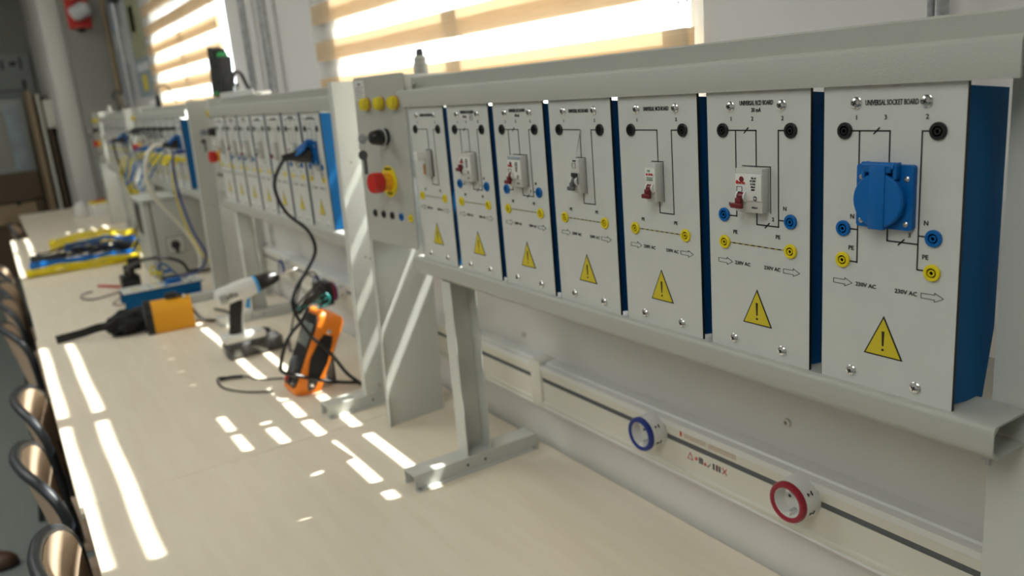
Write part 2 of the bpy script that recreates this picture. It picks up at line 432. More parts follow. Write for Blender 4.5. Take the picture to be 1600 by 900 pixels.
for x, z, w in ((-0.2627, 0.988, 'right'), (-0.9318, 0.9695, 'left')):
    tag(MB('cream').lathe([(0.0065, 0.002), (0.006, -0.004), (0.003, -0.0045), (0.0025, 0.0)], seg=14).build('wall_plug', None, (x, YL, z)),
        'small cream wall plug in a drill hole, %s of the two above the trunking' % w, 'wall plug', 'wall plugs')

# ------------------------------------------------------------------ training boards
Z0 = 0.247     # board root sits at the panel's lower edge; the row of black terminals is at local z = Z0
def board_proto(kind, sub, label):
    t = thing('training_board', label, 'training board', (0, 0, 0))
    p = MB('panel', 'ink', 'yellowink')
    p.box(-0.0676, 0.0676, 0, 0.003, -Z0, 0.050, 'panel')
    p.box(0.0677, 0.0681, 0.0, 0.0032, -Z0, 0.050, 'ink'); p.box(-0.0681, -0.0677, 0.0, 0.0032, -Z0, 0.050, 'ink')
    title = {'socket': 'UNIVERSAL SOCKET BOARD', 'rcd': 'UNIVERSAL RCD BOARD', 'mcb': 'UNIVERSAL MCB BOARD', 'fuse': 'UNIVERSAL FUSE BOARD'}[kind]
    sx = 0.585
    tz = 0.0278 if kind == 'rcd' else 0.0247
    p.text(title, 0.0068, (0.001, -0.0004, tz), sx=sx)
    if kind == 'rcd':
        p.text('30 mA', 0.0062, (0.001 if sub != 's' else -0.007, -0.0004, 0.0206), sx=0.75)
        if sub == 's':
            p.text('S', 0.0062, (0.014, -0.0004, 0.0200), sx=0.8); p.poly(rrect(0.0100, 0.0180, 0.0150, 0.0248, 0.0005, 1), 0.0005, y=0, closed=True)
    L = 0.0013
    p.text('1', 0.0060, (-0.033, -0.0004, 0.0118)); p.text('2', 0.0060, (0.0345, -0.0004, 0.0120))
    if kind in ('socket', 'rcd'): p.text('3' if kind == 'socket' else '2', 0.0060, (-0.004, -0.0004, 0.0118))
    if kind in ('socket', 'rcd'):
        tx = -0.0296 if kind == 'socket' else -0.0271
        rx = 0.0305 if kind == 'socket' else 0.0292
        p.poly([(-0.040, 0), (0.0006, 0), (0.0006, -0.045)], L)
        p.line((-0.0155, -0.003), (-0.0095, 0.003), L)
        p.poly([(0.040, 0), (rx, 0), (rx, -0.122 if kind == 'socket' else -0.0993)], L)
        p.poly([(tx, 0), (tx, -0.1235 if kind == 'socket' else -0.0928)], L)
        if kind == 'socket':
            p.line((tx, -0.1235), (-0.042, -0.1235), L); p.line((tx, -0.092), (-0.042, -0.092), L)
            p.line((rx, -0.1221), (0.042, -0.1221), L); p.line((rx, -0.0915), (0.042, -0.0915), L)
        else:
            p.line((tx, -0.0925), (-0.042, -0.0925), L); p.line((rx, -0.0920), (0.042, -0.0920), L)
        p.poly([(0.0008, -0.080), (0.0008, -0.0992), (rx, -0.0992)], L)
        p.line((0.0115, -0.1022), (0.0175, -0.0962), L)
        p.text('3' if kind == 'socket' else '2', 0.0056, (0.0222, -0.0004, -0.0920))
        p.text('N', 0.0060, (-0.0355, -0.0004, -0.0800)); p.text('N', 0.0060, (0.0373, -0.0004, -0.0795))
    else:
        p.poly([(-0.040, 0), (0.0016, 0), (0.0016, -0.045)], L)
        p.poly([(0.0016, -0.080), (0.0016, -0.0995), (0.0260, -0.0995), (0.0260, 0), (0.040, 0)], L)
    if kind != 'socket':
        p.line((-0.040, -0.123), (0.040, -0.123), 0.0011, 'ink')
        for k in range(9): p.line((-0.0375+k*0.0088, -0.1230), (-0.0335+k*0.0088, -0.1230), 0.0007, 'yellowink', -0.0003)
    p.text('PE', 0.0060, (-0.036 if kind == 'socket' else -0.0295, -0.0004, -0.1105)); p.text('PE', 0.0060, (0.0377 if kind == 'socket' else 0.0285, -0.0004, -0.1100))
    for ax in (-0.0549, 0.0352):
        z = -0.1450
        p.poly([(ax, z-0.0022), (ax+0.0125, z-0.0022), (ax+0.0125, z-0.0042), (ax+0.0205, z), (ax+0.0125, z+0.0042), (ax+0.0125, z+0.0022), (ax, z+0.0022)], 0.0004, closed=True)
    p.text('230V AC', 0.0056, (-0.0197, -0.0004, -0.1450), sx=1.03); p.text('230V AC', 0.0056, (0.0208, -0.0004, -0.1450), sx=1.03)
    p.strip([(0, -0.1712), (-0.0200, -0.2118), (0.0200, -0.2118)], 'ink')
    p.strip([(0, -0.1742), (-0.0178, -0.2104), (0.0178, -0.2104)], 'yellowink', y=-0.0003)
    p.strip([(-0.0014, -0.1865), (0.0014, -0.1865), (0.0008, -0.2010), (-0.0008, -0.2010)], 'ink', y=-0.0006)
    p.strip(circ(0, -0.2048, 0.0013, 10), 'ink', y=-0.0006)
    p.build('front_panel', t, (0, 0, Z0))
    hb = MB('blue')
    side = [(0.003, -0.243), (0.058, -0.2505), (0.0715, -0.185), (0.0715, 0.030), (0.003, 0.037)]
    hb.prism(side, -0.0640, -0.0625, 'x'); hb.prism(side, 0.0625, 0.0640, 'x')
    hb.prism([(0.0700, -0.185), (0.0715, -0.185), (0.0715, 0.030), (0.0700, 0.030)], -0.0625, 0.0625, 'x')
    hb.prism([(0.003, 0.037), (0.0715, 0.030), (0.0715, 0.0285), (0.003, 0.0355)], -0.0625, 0.0625, 'x')
    hb.build('housing', t, (0, 0, Z0))
    for x, z in ((-0.0334, 0.025), (0.0334, 0.025), (-0.0334, -0.234), (0.0334, -0.234)):
        s = MB('chrome', 'ink'); s.lathe([(0.0056, 0), (0.0056, -0.0008), (0.0050, -0.0012), (0.0042, -0.0026), (0.0026, -0.0032), (0.0, -0.0034)], seg=20)
        for a in (25, 115): s.box(-0.0022, 0.0022, -0.0037, -0.0030, -0.0005, 0.0005, 'ink', mtx=Matrix.Rotation(R(a), 4, 'Y'))
        s.build('screw', t, (x, 0, z+Z0))
    def terminal(x, z, c):
        s = MB(c, 'black'); s.lathe([(0.0077, 0), (0.0077, -0.0016), (0.0070, -0.0024), (0.0046, -0.0024), (0.0044, -0.0008), (0.0030, -0.0008), (0.0030, -0.0022), (0.0018, -0.0022), (0.0018, -0.0004), (0.0, -0.0004)], seg=24)
        s.lathe([(0.0043, -0.0009), (0.0031, -0.0009)], m='black', seg=20); s.lathe([(0.0017, -0.0006), (0, -0.0006)], m='black', seg=12)
        s.build('terminal_socket', t, (x, 0, z+Z0))
    for x in (-0.0447, 0.0447):
        terminal(x, 0, 'black'); terminal(x, -0.123, 'yellow')
        if kind in ('socket', 'rcd'): terminal(x, -0.0922, 'blueplastic')
    if kind == 'socket':
        s = MB('blueplastic'); s.prism(rrect(-0.0275, 0.0275, -0.0868, -0.0290, 0.003), 0, -0.006, 'y', smooth=False)
        s.box(-0.018, -0.0145, -0.0135, -0.005, -0.041, -0.0265, bev=0.001); s.box(0.0125, 0.016, -0.0135, -0.005, -0.041, -0.0265, bev=0.001)
        s.lathe([(0.0235, -0.005), (0.0235, -0.010), (0.020, -0.010), (0.0195, -0.003), (0, -0.003)], (-0.001, 0, -0.0605), seg=32)
        sk = s.build('socket_outlet', t, (0, 0, Z0))
        for x, z in ((-0.022, -0.041), (0.022, -0.041), (-0.022, -0.081), (0.022, -0.081)):
            MB('zinc').lathe([(0.0025, -0.0058), (0.0025, -0.007), (0.0015, -0.0078), (0, -0.0078)], seg=14).build('screw', sk, (x, 0, z))
        f = MB('blueplastic')   # hinge at the lid's own origin
        f.lathe([(0.0240, 0.0), (0.0245, -0.0045), (0.0232, -0.0062), (0.0, -0.0064)], (0, -0.0005, -0.0300), seg=40)
        f.box(-0.0078, 0.0078, -0.0078, -0.002, -0.0560, 0.001, bev=0.001)
        f.box(-0.0140, 0.0120, -0.0060, 0.0005, -0.005, 0.0035, bev=0.0012)
        f.lathe([(0.0034, -0.0168), (0.0034, 0.0150)], (0, -0.003, 0.001), 'x', seg=16)
        f.build('flap_lid', sk, (-0.001, -0.0085, -0.0305))
    elif kind == 'fuse':
        s = MB('device', 'ink'); s.box(-0.0090, 0.0090, -0.010, 0.0, -0.0840, -0.0375, bev=0.0008)
        s.box(-0.0112, 0.0122, -0.0008, 0, -0.0850, -0.0362, 'ink')
        s.box(-0.0080, 0.0080, -0.0118, -0.0098, -0.0800, -0.0600, bev=0.001)
        fu = s.build('fuse_holder', t, (0, 0, Z0))
        MB('white').box(-0.0085, 0.0085, -0.029, -0.009, -0.0535, -0.0375, bev=0.0015).lathe([(0.004, -0.0098), (0.004, -0.013)], (0.003, 0, -0.0550), seg=12).build('carrier', fu)
        MB('ochre').lathe([(0.0028, -0.0795), (0.0028, -0.0620)], (0.001, -0.0125, 0), 'z', seg=12).build('cartridge', fu)
    else:
        w = 0.0090 if kind == 'mcb' else 0.0178
        s = MB('device', 'ink', 'red', 'white', 'poster')
        D = -0.0115
        s.box(-w, w, D, 0.0, -0.0845, -0.0380, 'device', bev=0.0008)
        s.poly([(-w-0.0005, -0.0372), (w+0.0013, -0.0372), (w+0.0013, -0.0855)], 0.0009, 'ink')
        s.box(-w+0.0004, w-0.0004, D-0.0012, D+0.001, -0.0720, -0.0560 if sub == 'grey' else -0.0440, 'white', bev=0.0005)
        F = D-0.0013
        if kind == 'mcb' and sub == 'grey':
            s.text('SIGMA', 0.0030, (0, D-0.0004, -0.0405), sx=0.8); s.poly([(-0.005, -0.0435), (0.002, -0.0435), (0.002, -0.0500), (-0.005, -0.0500)], 0.0004, y=D, closed=True)
        elif kind == 'mcb':
            s.strip(circ(-0.0052, -0.0515, 0.0014, 12), 'red', y=F); s.text('MOREL', 0.0034, (0.0018, F-0.0004, -0.0515), 'red', sx=0.75)
            s.text('C16', 0.0034, (-0.002, F-0.0004, -0.0472), 'green', sx=0.8)
            for k in range(3): s.line((-0.006, -0.0552-k*0.0016), (0.005, -0.0552-k*0.0016), 0.0006, 'green' if k == 1 else 'ink', F)
        else:
            s.strip(circ(-0.0085, -0.0495, 0.0030, 14), 'maroon', y=F); s.strip([(x*1.0, z) for x, z in circ(-0.0142, -0.0528, 0.0020, 12)], 'red', y=F)
            s.text('MOREL', 0.0034, (-0.0075, F-0.0004, -0.0535), 'red', sx=0.8)
            for k, (bd, xx) in enumerate((('ML-63', 0.008), ('IP ' + '230V', 0.007), ('In 25A', 0.007), ('30mA', 0.007), ('400V', 0.007))):
                s.text(bd, 0.0027, (xx, F-0.0004, -0.0478-k*0.0031), sx=0.9)
            s.poly([(-0.0150, -0.0575), (-0.0080, -0.0575), (-0.0080, -0.0630), (-0.0150, -0.0630)], 0.0004, y=F, closed=True)
            s.strip(circ(0.0095, -0.0690, 0.0026, 12), 'slot', y=F); s.text('ON', 0.0028, (0.0095, F-0.0010, -0.0690), 'white')
            s.text('BSQ-A', 0.0026, (0.008, D-0.0004, -0.0790))
            if sub == 'blue': s.box(-w+0.001, w-0.001, D-0.0006, D, -0.0435, -0.0392, 'poster')
        br = s.build('circuit_breaker', t, (0, 0, Z0))
        lx = 0.0 if kind == 'mcb' else -0.0085
        c = 'slot' if sub == 'grey' else 'maroon'
        lv = MB(c, 'white')
        zz = -0.0700
        for dx in (-0.0060, 0.0042): lv.lathe([(0.0062, dx), (0.0062, dx+0.0018)], (0, D+0.001, zz+0.002), 'x', 'white', seg=20)
        lv.lathe([(0.0052, -0.0042), (0.0052, 0.0042)], (0, D+0.001, zz+0.002), 'x', c, seg=20)
        up = sub == 's'
        dz = 0.004 if up else -0.0085
        lv.box(-0.0036, 0.0036, D-0.0085, D-0.0030, zz+dz+0.0020, zz+dz+0.0100, c, bev=0.001)
        lv.box(-0.0070 if kind == 'mcb' else -0.0085, 0.0070, D-0.0105, D-0.0060, zz+dz-0.0010, zz+dz+0.0045, c, bev=0.0012)
        lv.build('toggle_lever', br, (lx, 0, 0))
    return t
kinds = [('fuse', '', 'open fuse holder'), ('rcd', 's', 'raised-lever breaker'), ('rcd', 'blue', 'blue-labelled breaker'),
         ('mcb', 'grey', 'slim grey-lever breaker'), ('mcb', '', 'slim red-lever breaker'), ('rcd', '', 'wide red-lever breaker'), ('socket', '', 'blue flap socket')]
ord_ = ['first from left', 'second from left', 'third from left', 'fourth from left', 'fifth from left', 'second from right', 'rightmost']
racks = [(0.0, 'nearest rack'), (-1.525, 'second rack'), (-3.14, 'third rack'), (-4.62, 'farthest rack')]
PITCH = 0.1507
protos = [board_proto(k, s, '') for k, s, _ in kinds]
BD = {}
for ri, (xo, rn) in enumerate(racks):
    for i in range(7):
        lab = 'white board with %s, %s on the %s' % (kinds[i][2], ord_[i], rn)
        loc = (xo+(i-6)*PITCH, 0, 1.41-Z0)
        if ri == 0:
            o = protos[i]; o.location = loc; o['label'] = lab; o['group'] = 'training boards hung in the racks'
        else: o = copy_tree(protos[i], None, loc, None, lab, 'training boards hung in the racks')
        BD[ri, i] = o

# ------------------------------------------------------------------ racks (rails, legs, feet, end plate)
def rail_top(x0, x1):
    b = MB('coat')
    z = 1.4505
    sec = [(-0.005, z), (-0.005, z+0.028), (-0.0035, z+0.031), (0.028, z+0.031), (0.030, z+0.033), (0.030, 1.502), (0.032, 1.504), (0.060, 1.504), (0.060, 1.501), (0.033, 1.501), (0.033, z+0.028), (-0.002, z+0.028), (-0.002, z)]
    b.prism(sec, x0, x1, 'x'); return b
def rail_bottom(x0, x1):
    b = MB('coat'); zt, zb = 1.1630, 1.1300
    f = -0.008
    sec = [(0.048, zt), (f+0.008, zt)] + circ(f+0.006, zt-0.006, 0.006, 4, 90, 180)[1:] + [(f, zb+0.010)] + circ(f+0.010, zb+0.010, 0.010, 4, 180, 270)[1:] + \
          [(0.048, zb), (0.048, zb+0.002), (f+0.010, zb+0.002), (f+0.002, zb+0.010), (f+0.002, zt-0.008), (f+0.008, zt-0.002), (0.048, zt-0.002)]
    b.prism(sec, x0, x1, 'x'); return b
def foot(x, parent):
    b = MB('coat2', 'ink')
    w = 0.022
    sec = [(-w-0.009, 0.7502), (-w-0.009, 0.7522), (-w, 0.7522), (-w, 0.780), (w, 0.780), (w, 0.7522), (w+0.009, 0.7522), (w+0.009, 0.7502), (w-0.002, 0.7502), (w-0.002, 0.778), (-w+0.002, 0.778), (-w+0.002, 0.7502)]
    b.prism(sec, -0.125, 0.152, 'y')
    for y in (-0.010, 0.030): b.lathe([(0.0028, w), (0.0028, w+0.0006)], (0, y, 0.765), 'x', 'ink', seg=12)
    fo = b.build('foot', parent, (x, 0, 0))
    for y in (-0.118, 0.144): MB('zinc').lathe([(0.004, 0.7520), (0.004, 0.7545), (0.002, 0.7555), (0, 0.7555)], (w+0.0045, y, 0), 'z', seg=14).build('bolt', fo)
def leg(x, parent):
    b = MB('coat2')
    # channel opening towards +x: web at the back, flanges front and rear
    y0, y1 = -0.006, 0.048
    sec = [(-0.018, y0), (0.018, y0), (0.018, y0+0.0022), (-0.0158, y0+0.0022), (-0.0158, y1-0.0022), (0.018, y1-0.0022), (0.018, y1), (-0.018, y1)]
    b.prism(sec, 0.780, 1.130, 'z'); b.build('leg', parent, (x, 0, 0))
def rack(ri, xl, xr, label, legx, platex):
    t = thing('board_rack', label, 'rack', (0, 0, 0), 0, 'board racks on the bench')
    t.location = ((xl+xr)/2, 0, 0.75); inv = Matrix.Translation((-(xl+xr)/2, 0, -0.75))
    ps = []
    def add(mb, n):
        o = mb.build(n, t); o.matrix_parent_inverse = inv; return o
    rt = add(rail_top(xl, xr), 'top_rail'); rb = add(rail_bottom(xl, xr), 'bottom_rail')
    # legs and feet carry the same parent offset
    n0 = set(bpy.data.objects)
    leg(legx, t); foot(legx, t)
    b = MB('coat2')     # tall end plate: a shallow pan of bent sheet
    px = platex
    if ri == 0: b.prism([(-0.058, 0.050), (-0.016, 0.050), (-0.014, 0.046), (0.12, 0.046), (0.12, 0.048), (-0.012, 0.048), (-0.015, 0.052), (-0.056, 0.052), (-0.056, 0.12), (-0.058, 0.12)], 0.780, 1.50, 'z')
    else: b.prism([(0.012, -0.016), (0.012, 0.120), (0.0105, 0.120), (0.0105, -0.0145), (-0.012, -0.0145), (-0.012, -0.016)], 0.780, 1.512, 'z')
    ep = b.build('end_plate', t, (px, 0, 0))
    if ri: ep.rotation_euler = (R(-1.3), 0, 0); ep.location.y = -0.029
    for z in (0.80, 0.825) if ri else (): MB('zinc').lathe([(0.004, 0.012), (0.004, 0.0145), (0, 0.0155)], (0, 0.02+(z-0.80), z), 'x', seg=12).build('bolt', ep)
    for (y, z) in ((0.01, 1.335), (0.02, 1.115), (0.03, 1.11)) if ri else (): MB('ink').lathe([(0.002, 0.0118), (0.002, 0.0126)], (0, y, z), 'x', seg=10).build('rivet', ep)
    foot(px-0.015, t)
    for o in set(bpy.data.objects)-n0:
        if o.parent is t: o.matrix_parent_inverse = inv
    for x, y, z in ((xl+0.010, 0.030, 1.492), (xr-0.004, 0.030, 1.492)):
        bo = MB('chrome').lathe([(0.0055, 0.0), (0.0055, -0.002), (0.004, -0.0045), (0, -0.0050)], seg=16).build('bolt', t, (x, y, z)); bo.matrix_parent_inverse = inv
    for x in (legx-0.02, xr-0.012):
        bo = MB('zinc').lathe([(0.006, 1.130), (0.006, 1.1245), (0.0032, 1.1245), (0.0032, 1.119), (0, 1.119)], (x, 0.010, 0), 'z', seg=6).build('bolt', t); bo.matrix_parent_inverse = inv
    return t
rack(0, -1.005, 0.109, 'grey steel rack of two rails on channel legs, nearest the viewer', -0.884, 0.135)
rack(1, -2.535, -1.362, 'grey steel rack behind the drill and orange tester, second from the viewer', -2.400, -1.332)
rack(2, -4.15, -2.925, 'grey steel rack above the grey switch box, hung with yellow leads', -3.99, -2.845)
rack(3, -5.65, -4.49, 'grey steel rack at the far end beside the bundled leads', -5.30, -4.455)

# ------------------------------------------------------------------ control units between racks
def control_unit(loc, rz, label, w=0.205):
    t = thing('control_unit', label, 'control box', loc, rz, 'control boxes beside the racks')
    t.rotation_euler = (R(-1.6), 0, rz); t.location.y -= 0.010
    zb, zt = 1.180-0.75, 1.514-0.75
    b = MB('coat'); b.prism(rrect(0, w, zb, zt, 0.006, 3), 0, 0.003, 'y'); b.build('front_panel', t)
    MB('coat2').box(0.001, w-0.036, 0.003, 0.125, zb+0.002, zt-0.002, bev=0.002).build('housing', t)
    MB('coat2').box(0.0, 0.002, 0.0, 0.148, 0.0, zb+0.002).box(-0.0, 0.012, 0.0, 0.0015, 0.0, zb).build('side_panel', t)
    s = MB('white', 'ink'); s.box(0.006, 0.046, -0.0006, 0, zt-0.045, zt-0.006, 'white')
    s.text('feson', 0.008, (0.026, -0.0007, zt-0.013), sx=0.8)
    for k in range(5): s.line((0.010, zt-0.020-k*0.005), (0.042-0.004*(k % 2), zt-0.020-k*0.005), 0.0011, 'ink', -0.0006)
    s.build('rating_label', t)
    for u in (0.055, 0.114, 0.170):
        lp = MB('lamp').lathe([(0.0125, -0.001), (0.0130, -0.004), (0.0125, -0.012), (0.0105, -0.015), (0, -0.0165)], seg=24)
        lo = lp.build('indicator_lamp', t, (u, 0, 1.4605-0.75))
        MB('ochre').lathe([(0.0142, 0), (0.0142, -0.0025), (0.0125, -0.0030)], seg=24).build('bezel', lo)
    k = MB('black', 'chrome').lathe([(0.0165, 0), (0.0165, -0.006), (0.0150, -0.008)], seg=24)
    k.lathe([(0.0168, -0.008), (0.0168, -0.011)], m='chrome', seg=24); k.lathe([(0.0150, -0.011), (0.0155, -0.018), (0.0125, -0.032), (0.0105, -0.034), (0, -0.034)], m='black', seg=24)
    ks = k.build('key_switch', t, (0.120, 0, 1.3965-0.75))
    MB('zinc').box(-0.0008, 0.0008, -0.044, -0.033, -0.004, 0.004, bev=0.0003).lathe([(0.0095, -0.0009), (0.0095, 0.0009)], (0, -0.052, 0), 'x', seg=20).build('key', ks)
    MB('chrome').tube([(0, -0.053, -0.003), (0, -0.062, -0.012), (0, -0.056, -0.022), (0, -0.048, -0.012)], 0.0008, seg=6, closed=True).build('key_ring', ks)
    MB('slot').prism(circ(-0.054, -0.031, 0.0095, 14), -0.001, 0.001, 'x').box(-0.0009, 0.0009, -0.054, -0.047, -0.068, -0.038, bev=0.0004).build('spare_key', ks)
    e = MB('yellow', 'ink').lathe([(0.031, 0), (0.031, -0.0015), (0.019, -0.0018)], seg=36)
    e.text('EMERGENCY', 0.0065, (0, -0.0019, 0.0245), sx=0.75); e.text('STOP', 0.008, (0, -0.0019, -0.0245))
    es = e.build('emergency_stop', t, (0.116, 0, 1.309-0.75))
    MB('amber').lathe([(0.0185, -0.0015), (0.0165, -0.018)], seg=28).build('collar', es)
    MB('red').lathe([(0.0150, -0.017), (0.0200, -0.019), (0.0205, -0.024), (0.0205, -0.036), (0.0185, -0.0405), (0.008, -0.042), (0, -0.042)], seg=32).build('mushroom_button', es)
    for u, c in ((0.043, 'black'), (0.079, 'black'), (0.115, 'black'), (0.152, 'blueplastic'), (0.189, 'yellow')):
        MB(c, 'black').lathe([(0.0077, 0), (0.0077, -0.0018), (0.0070, -0.0026), (0.0045, -0.0026), (0.0040, -0.0008), (0, -0.0008)], seg=20).lathe([(0.002, -0.0012), (0, -0.0012)], m='black', seg=10)\
            .build('terminal_socket', t, (u, 0, 1.2405-0.75))
    g = MB('coat', 'slot').lathe([(0.0145, 0), (0.0145, 0.020), (0.0125, 0.021), (0.0125, 0.031), (0.0085, 0.036)], axis='z', seg=16); g.lathe([(0.0070, 0.034), (0.0075, 0.043), (0.005, 0.049), (0, 0.049)], axis='z', m='slot', seg=14)
    g.build('cable_gland', t, (0.122, 0.090, zt-0.002))
    return t
TH = R(4.3)
control_unit((-1.178, -0.028, 0.75), TH, 'grey control box with red emergency stop between the first two racks')
control_unit((-2.725, 0.022, 0.75), R(1), 'grey control box with red emergency stop left of the second rack', w=0.205)
control_unit((-4.365, 0.005, 0.75), R(1), 'grey control box left of the third rack, behind the lead tangle', w=0.205)
control_unit((-5.875, -0.028, 0.75), TH, 'grey control box with red button at the far end', w=0.205)

# ------------------------------------------------------------------ plugs and cables on the racks
def plug(loc, rot, label, mats, pts, r, parent_name='plug_lead'):
    """moulded plug with its flexible cable; pts are world points"""
    t = thing(parent_name, label, 'plug and cable', loc)
    inv = Matrix.Translation([-c for c in loc])
    b = MB(mats[0]); mt = Euler(rot).to_matrix().to_4x4()
    b.lathe([(0.019, 0.0), (0.0195, -0.010), (0.018, -0.020), (0.014, -0.034), (0.009, -0.050), (0.0065, -0.068)], seg=24, mtx=mt)
    for k in range(4): b.lathe([(0.0105-k*0.001, -0.046-k*0.006), (0.0105-k*0.001, -0.049-k*0.006)], seg=16, mtx=mt)
    b.build('plug', t)
    c = MB(mats[1]).tube(pts, r, seg=10, sub=8).build('cable', t); c.matrix_parent_inverse = inv
    return t
# flap lids stand open over inserted plugs
for ri in (1, 2, 3):
    lid = child(BD[ri, 6], 'flap_lid'); lid.rotation_euler = (R(-52), 0, 0)
X2 = -1.526
plug((X2, -0.012, 1.349), (R(0), 0, 0), 'black plug in the second rack socket, cable curling down to the orange tester', ('black', 'tubeblack'),
     [(X2, -0.062, 1.349), (X2, -0.085, 1.336), (X2, -0.109, 1.286), (X2, -0.0926, 1.221), (X2, -0.0444, 1.1653), (X2, -0.0321, 1.114), (X2, -0.0588, 1.0698), (X2, -0.0949, 1.0275), (X2+0.01, -0.112, 0.981),
      (-1.50, -0.0879, 0.9116), (-1.495, -0.0442, 0.853), (-1.49, -0.0094, 0.790), (-1.475, 0.018, 0.757), (-1.485, 0.018, 0.757), (-1.492, -0.03, 0.769), (-1.495, -0.0794, 0.7879), (-1.50, -0.125, 0.809),
      (-1.512, -0.162, 0.826), (-1.516, -0.166, 0.844), (-1.510, -0.150, 0.892), (-1.508, -0.127, 0.9244), (-1.505, -0.0995, 0.948), (-1.52, -0.075, 0.972)], 0.0046)
X3 = -3.14
plug((X3, -0.012, 1.349), (0, 0, 0), 'black plug with thick white cable hanging from the third rack', ('black', 'tubewhite'),
     [(X3, -0.070, 1.352), (X3, -0.10, 1.348), (X3, -0.1266, 1.3234), (X3, -0.1496, 1.2627), (X3, -0.145, 1.172), (X3, -0.09, 1.072), (X3+0.01, -0.03, 0.97), (-3.09, -0.012, 0.90), (-3.10, -0.02, 0.83), (-3.14, -0.07, 0.775), (-3.20, -0.10, 0.758)], 0.0095)
X4 = -4.62
plug((X4, -0.012, 1.349), (0, 0, 0), 'black plug and thin dark cable hanging from the farthest rack', ('black', 'tubeblack'),
     [(X4, -0.06, 1.349), (X4, -0.07, 1.32), (X4, -0.06, 1.2), (X4+0.01, -0.03, 1.05), (X4, -0.03, 0.90), (X4-0.02, -0.06, 0.78), (X4-0.1, -0.08, 0.757)], 0.006)

# patch leads on the third rack: black row on top, yellow row and a few blue
random.seed(4)
def lead(p0, p1, sag, col, label, grp, r=0.0028, outx=0.05):
    p0, p1 = Vector(p0), Vector(p1)
    t = thing('test_lead', label, 'test lead', tuple(p0), 0, grp); inv = Matrix.Translation(-p0)
    mid = (p0+p1)/2 + Vector((0, -outx, -sag))
    b = MB(col); b.tube([p0+Vector((0, -0.046, 0)), p0+Vector((0, -0.058, -0.012)), (p0+mid)/2+Vector((0, -outx*0.7, -sag*0.4)), mid, (p1+mid)/2+Vector((0, -outx*0.5, -sag*0.4)), p1+Vector((0, -0.058, -0.012)), p1+Vector((0, -0.046, 0))], r, seg=6, sub=6)
    b.build('lead_wire', t).matrix_parent_inverse = inv
    for q in (p0, p1):
        MB(col).lathe([(0.0062, -0.0026), (0.0062, -0.028), (0.0052, -0.034), (0.0040, -0.048)], tuple(q), seg=12).build('banana_plug', t).matrix_parent_inverse = inv
for i in range(6):
    xa = X3+(i-6)*PITCH+0.0447; xb = X3+(i-5)*PITCH-0.0447
    lead((xa, 0, 1.41), (xb, 0, 1.41), 0.02+0.02*random.random(), 'tubeblack', 'short black patch lead bridging boards on the third rack', 'black patch leads on the third rack')
    lead((xa, 0, 1.287), (xb, 0, 1.287), 0.015+0.02*random.random(), 'yellow', 'short yellow patch lead bridging boards on the third rack', 'yellow patch leads on the third rack', 0.0065)
def long_lead(pts, col, label, grp, r=0.003):
    p0 = Vector(pts[0]); t = thing('test_lead', label, 'test lead', tuple(p0), 0, grp); inv = Matrix.Translation(-p0)
    MB(col).tube(pts, r, seg=6, sub=6).build('lead_wire', t).matrix_parent_inverse = inv
    MB(col).lathe([(0.0062, 0.040), (0.0062, 0.012), (0.0050, 0.006), (0.0036, -0.006)], tuple(p0), seg=12).build('banana_plug', t).matrix_parent_inverse = inv
for i in range(6):   # yellow leads drooping beneath the third rack
    xa = X3+(i*0.36-6)*PITCH+random.uniform(-.02, .02); dx = random.uniform(-0.20, -0.02)
    long_lead([(xa, -0.046, 1.287), (xa+dx*0.2, -0.11, 1.27-random.uniform(0, .03)), (xa+dx*0.5, -0.12, 1.20), (xa+dx, -0.09, 1.10), (xa+dx-0.02, -0.05, 0.98), (xa+dx-0.05, -0.08, 0.86), (xa+dx-0.06, -0.15, 0.757), (xa+dx, -0.2, 0.757)],
              'yellow', 'yellow test lead drooping from the third rack', 'yellow leads drooping from the third rack', 0.0035)
for i, (xa, xb) in enumerate(((-3.95, -3.6), (-3.75, -3.35), (-3.5, -3.2), (-3.85, -3.7))):
    long_lead([(xa, -0.046, 1.318), (xa, -0.09, 1.29), (xa*0.7+xb*0.3, -0.14, 1.20), ((xa+xb)/2, -0.15, 1.16), (xa*0.3+xb*0.7, -0.13, 1.20), (xb, -0.08, 1.29), (xb, -0.046, 1.318)], 'blueplastic', 'blue test lead looped under the third rack row', 'blue leads looped under the third rack row')
for i, xa in enumerate((-3.95, -3.8, -3.65)):
    long_lead([(xa, -0.046, 1.41), (xa-0.02, -0.09, 1.39), (xa-0.08, -0.10, 1.34), (xa-0.16, -0.08, 1.29), (xa-0.20, -0.046, 1.25)], 'tubeblack', 'long black lead slanting across the third rack boards', 'black leads slanting across the third rack')
long_lead([(-3.055, -0.046, 1.318), (-3.05, -0.06, 1.27), (-3.06, -0.055, 1.15), (-3.05, -0.03, 1.0), (-3.03, 0.0, 0.90), (-3.07, -0.03, 0.83), (-3.15, -0.10, 0.80), (-3.17, -0.12, 0.765)], 'bluedeep', 'dark blue lead hanging beside the thick white cable', None, 0.005)
long_lead([(-3.05, -0.046, 1.287), (-3.06, -0.07, 1.2), (-3.10, -0.05, 1.05), (-3.06, -0.02, 0.92), (-3.03, 0.02, 0.85), (-3.0, 0.05, 0.78), (-2.97, 0.03, 0.757)], 'yellow', 'yellow lead hanging beside the thick white cable', None, 0.0035)
tag(MB('tubeblack').tube([(-2.86, 0.02, 1.10), (-2.88, 0.03, 1.0), (-2.86, 0.06, 0.88), (-2.88, 0.07, 0.80), (-2.90, 0.05, 0.757)], 0.006, seg=8).build('cable'), 'black cable hanging behind the second control box', 'cable')

